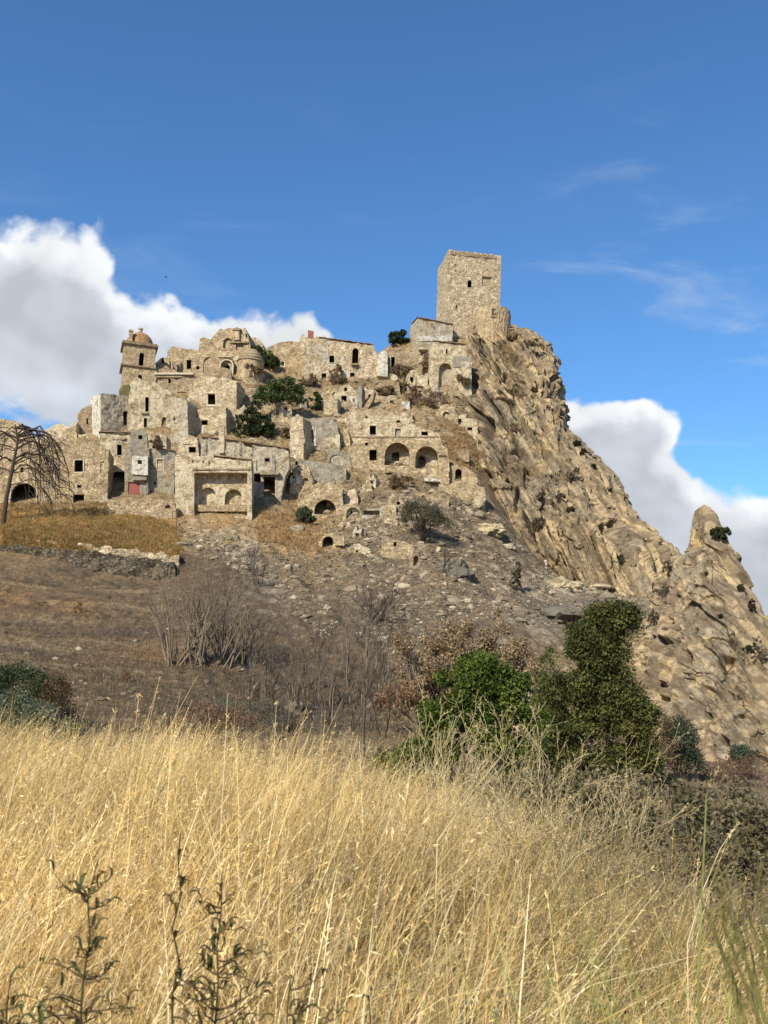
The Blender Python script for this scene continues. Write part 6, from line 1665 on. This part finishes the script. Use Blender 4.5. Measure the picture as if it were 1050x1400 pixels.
GP = 'dry branching weeds along the lip of the bank'
for i in range(46):
    px = rng.uniform(545, 860); Y = float(rng.uniform(4.6, 7.0)); yt = float(np.interp(px, [545, 640, 760, 860], [1010, 985, 1015, 1070]) + abs(rng.normal(0, 36)))
    weed(px, yt, Y, 'pale dry branching weed in front of the green shrubs', 400 + i, (.56, .45, .25) if i % 3 else (.40, .33, .17), group=GP)
for i in range(42):
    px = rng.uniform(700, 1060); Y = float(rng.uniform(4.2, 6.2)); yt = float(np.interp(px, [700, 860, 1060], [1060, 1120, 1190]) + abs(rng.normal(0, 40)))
    weed(px, yt, Y, 'olive brown dry weed on the right end of the bank', 470 + i, (.22, .18, .09), .6, (6, 4), name='brown_weed', group='olive brown weeds at the right end of the bank', podc=(.24, .19, .095))
# dark shrubs just over the lip at the right
for i, (px, py, Y, lum, lb) in enumerate([
        (930, 1260, 14, [(-30, 120, 0, 80, 62), (60, 120, 0, 70, 60), (-90, 80, 0, 60, 56), (10, 60, -2, 110, 60), (110, 80, 0, 60, 60)], 'dark grey green shrub just over the lip at the right'),
        (790, 1190, 17, [(-40, 80, 0, 60, 40), (30, 84, 0, 70, 44), (0, 40, 0, 90, 40)], 'olive brown shrub in front of the evergreen tree'),
        (1030, 1230, 11, [(0, 60, 0, 60, 60), (-40, 20, 0, 60, 40)], 'low dark shrub at the right edge behind the reeds')]):
    P = at(px, py, Y); up_ = (P[2] - float(hz(P[0], P[1]))) / (Y / F); P[2] = float(hz(P[0], P[1]))
    lum = [(a, h + up_, c, rx, rz) for a, h, c, rx, rz in lum] + [(a * 1.1, h * .4 + up_ * .45, c, rx * .9, max(rz, up_ * .4)) for a, h, c, rx, rz in lum]
    bush('lip_shrub', lb, 'bush', P, Y / F, lum, ((.12, .11, .055), (.10, .095, .048), (.16, .135, .07), (.21, .165, .095)), None, 460, 44, 8.5, .14, 500 + i, .4)


# --- thorny seedlings close to the camera: every leaf a part of its plant
lm = None
def seedling(px, ytop, Y, label, seed, nside, green):
    global lm
    rg = np.random.default_rng(seed); Pt = at(px, ytop, Y); z0 = float(hz(Pt[0], Pt[1], False)); h = Pt[2] - z0
    base = np.array([Pt[0] + .02, Pt[1], z0 - .02]); root = empty('thorny_seedling', base, label, 'plant')
    sg = []; spots = []
    n = 22; pts = [np.array([.0, 0, 0])]
    for i in range(n):
        pts.append(np.array([-.02 * (i + 1) / n + rg.normal(0, .004), rg.normal(0, .006), h * (i + 1) / n]))
        sg.append((pts[-2], pts[-1], .0058 * (1 - .8 * i / n), .0058 * (1 - .8 * (i + 1) / n)))
    for i in range(nside):
        t = 1 - .36 * rg.random() ** .75 - .015; k = min(n - 1, int(t * n)); p = pts[k] + (pts[k + 1] - pts[k]) * (t * n - k)
        a = (0 if rg.random() < .5 else math.pi) + rg.normal(0, .6); L = (.015 + .10 * rg.random() ** 1.8) * (1.3 - t) * 2.2
        d = np.array([math.cos(a), math.sin(a), rg.uniform(-.1, .55)]); d /= np.linalg.norm(d); q = p
        for j in range(5):
            d = d + rg.normal(0, .22, 3) + np.array([0, 0, .03]); d /= np.linalg.norm(d); q2 = q + d * L / 5
            sg.append((q, q2, .0017 * (1 - .14 * j), .0017 * (1 - .14 * (j + 1))))
            if rg.random() < .75: spots.append((q2, d))
            q = q2
        spots.append((q, d))
    for k in list(range(13, n)) * 3:
        if rg.random() < .7:
            a = rg.uniform(0, 6.28); spots.append((pts[k] + (pts[min(k + 1, n)] - pts[k]) * rg.random(), np.array([math.cos(a), math.sin(a), .5])))
    part_tubes('stem', sg, root, (.075, .055, .03), 6, .2, rg)
    if lm is None:
        Vl = []; Fl = []
        for i in range(5):
            t = i / 4; w_ = .0034 * math.sin(math.pi * min(.06 + t * .94, .985)) ** .8; c_ = .021 * t; z = .010 * math.sin(t * 2.6)
            Vl += [(c_, -w_, z + .0018), (c_, 0, z), (c_, w_, z + .0018)]
        for i in range(4):
            Fl += [(3 * i, 3 * i + 1, 3 * i + 4, 3 * i + 3), (3 * i + 1, 3 * i + 2, 3 * i + 5, 3 * i + 4)]
        lm = [mesh_np('leaf', np.array(Vl), np.array(Fl), np.tile(np.array(c), (15, 1)), True) for c in ((.10, .08, .036), (.085, .10, .034), (.15, .105, .05))]
    rg.shuffle(spots)
    for p, d in spots[:290]:
        o = link('leaf', lm[int(rg.integers(0, 3)) if not green else (1 if rg.random() < .6 else 0)], MT['leaf'], root, p)
        e = Vector(d + rg.normal(0, .45, 3)).to_track_quat('X', 'Z').to_euler(); o.rotation_euler = e
        k = rg.uniform(.6, 1.35); o.scale = (k, k, k)


seedling(127, 1158, 1.62, 'tallest thorny green brown seedling at the lower left', 601, 95, True)
seedling(306, 1180, 1.75, 'brown thorny seedling right of the tallest one', 602, 85, False)
seedling(248, 1124, 1.95, 'thin brown shoot behind the brown thorny seedling', 603, 6, False)
seedling(398, 1312, 1.55, 'low brown thorny seedling at the bottom, third from the left', 604, 60, False)
seedling(16, 1310, 1.5, 'thorny seedling cut by the left edge', 605, 40, True)
seedling(508, 1352, 1.45, 'smallest dark thorny shoot at the bottom middle', 606, 5, False)

# ------------------------------------------------------------------ fence posts on the terrace, bird
P, s = by_pixels(240, 735)
root = empty('metal_post', P, 'thin dark metal post with a small frame below the two-arched house', 'post')
q = MB()
q.box((-.09, -.09, -1), (.09, .09, 38 * s)); q.build('pole', MT['wood'], root)
q = MB(); a = 26 * s; b = 36 * s; w_ = 7 * s
q.box((-w_, -.07, b), (-.1, .07, b + .14)); q.box((-w_, -.07, a), (-.1, .07, a + .14)); q.box((-w_, -.07, a + .15), (-w_ + .14, .07, b - .01)); q.build('frame', MT['wood'], root)
Pb = at(227, 379, 180.0)
root = empty('bird', Pb, 'tiny dark bird flying in front of the cloud', 'bird')
q = MB(); lathe(q, (0, 0, 0), [(.01, -.28), (.07, -.16), (.09, 0), (.06, .14), (.03, .2), (.045, .25), (.01, .33)], 10)
q.v = [(z, y, x) for x, y, z in q.v]; q.build('body', MT['wood'], root)
for sgn in (-1, 1):
    q = MB(); q.add([(-.1, 0, .03), (.12, 0, .03), (.06, sgn * .25, .12), (-.08, sgn * .25, .12), (.0, sgn * .55, .08), (-.06, sgn * .52, .08), (-.1, 0, .0), (.12, 0, .0), (.06, sgn * .25, .10), (-.08, sgn * .25, .10)],
          [(0, 1, 2, 3), (3, 2, 4, 5), (6, 7, 8, 9), (9, 8, 4, 5)])
    q.build('wing', MT['wood'], root)
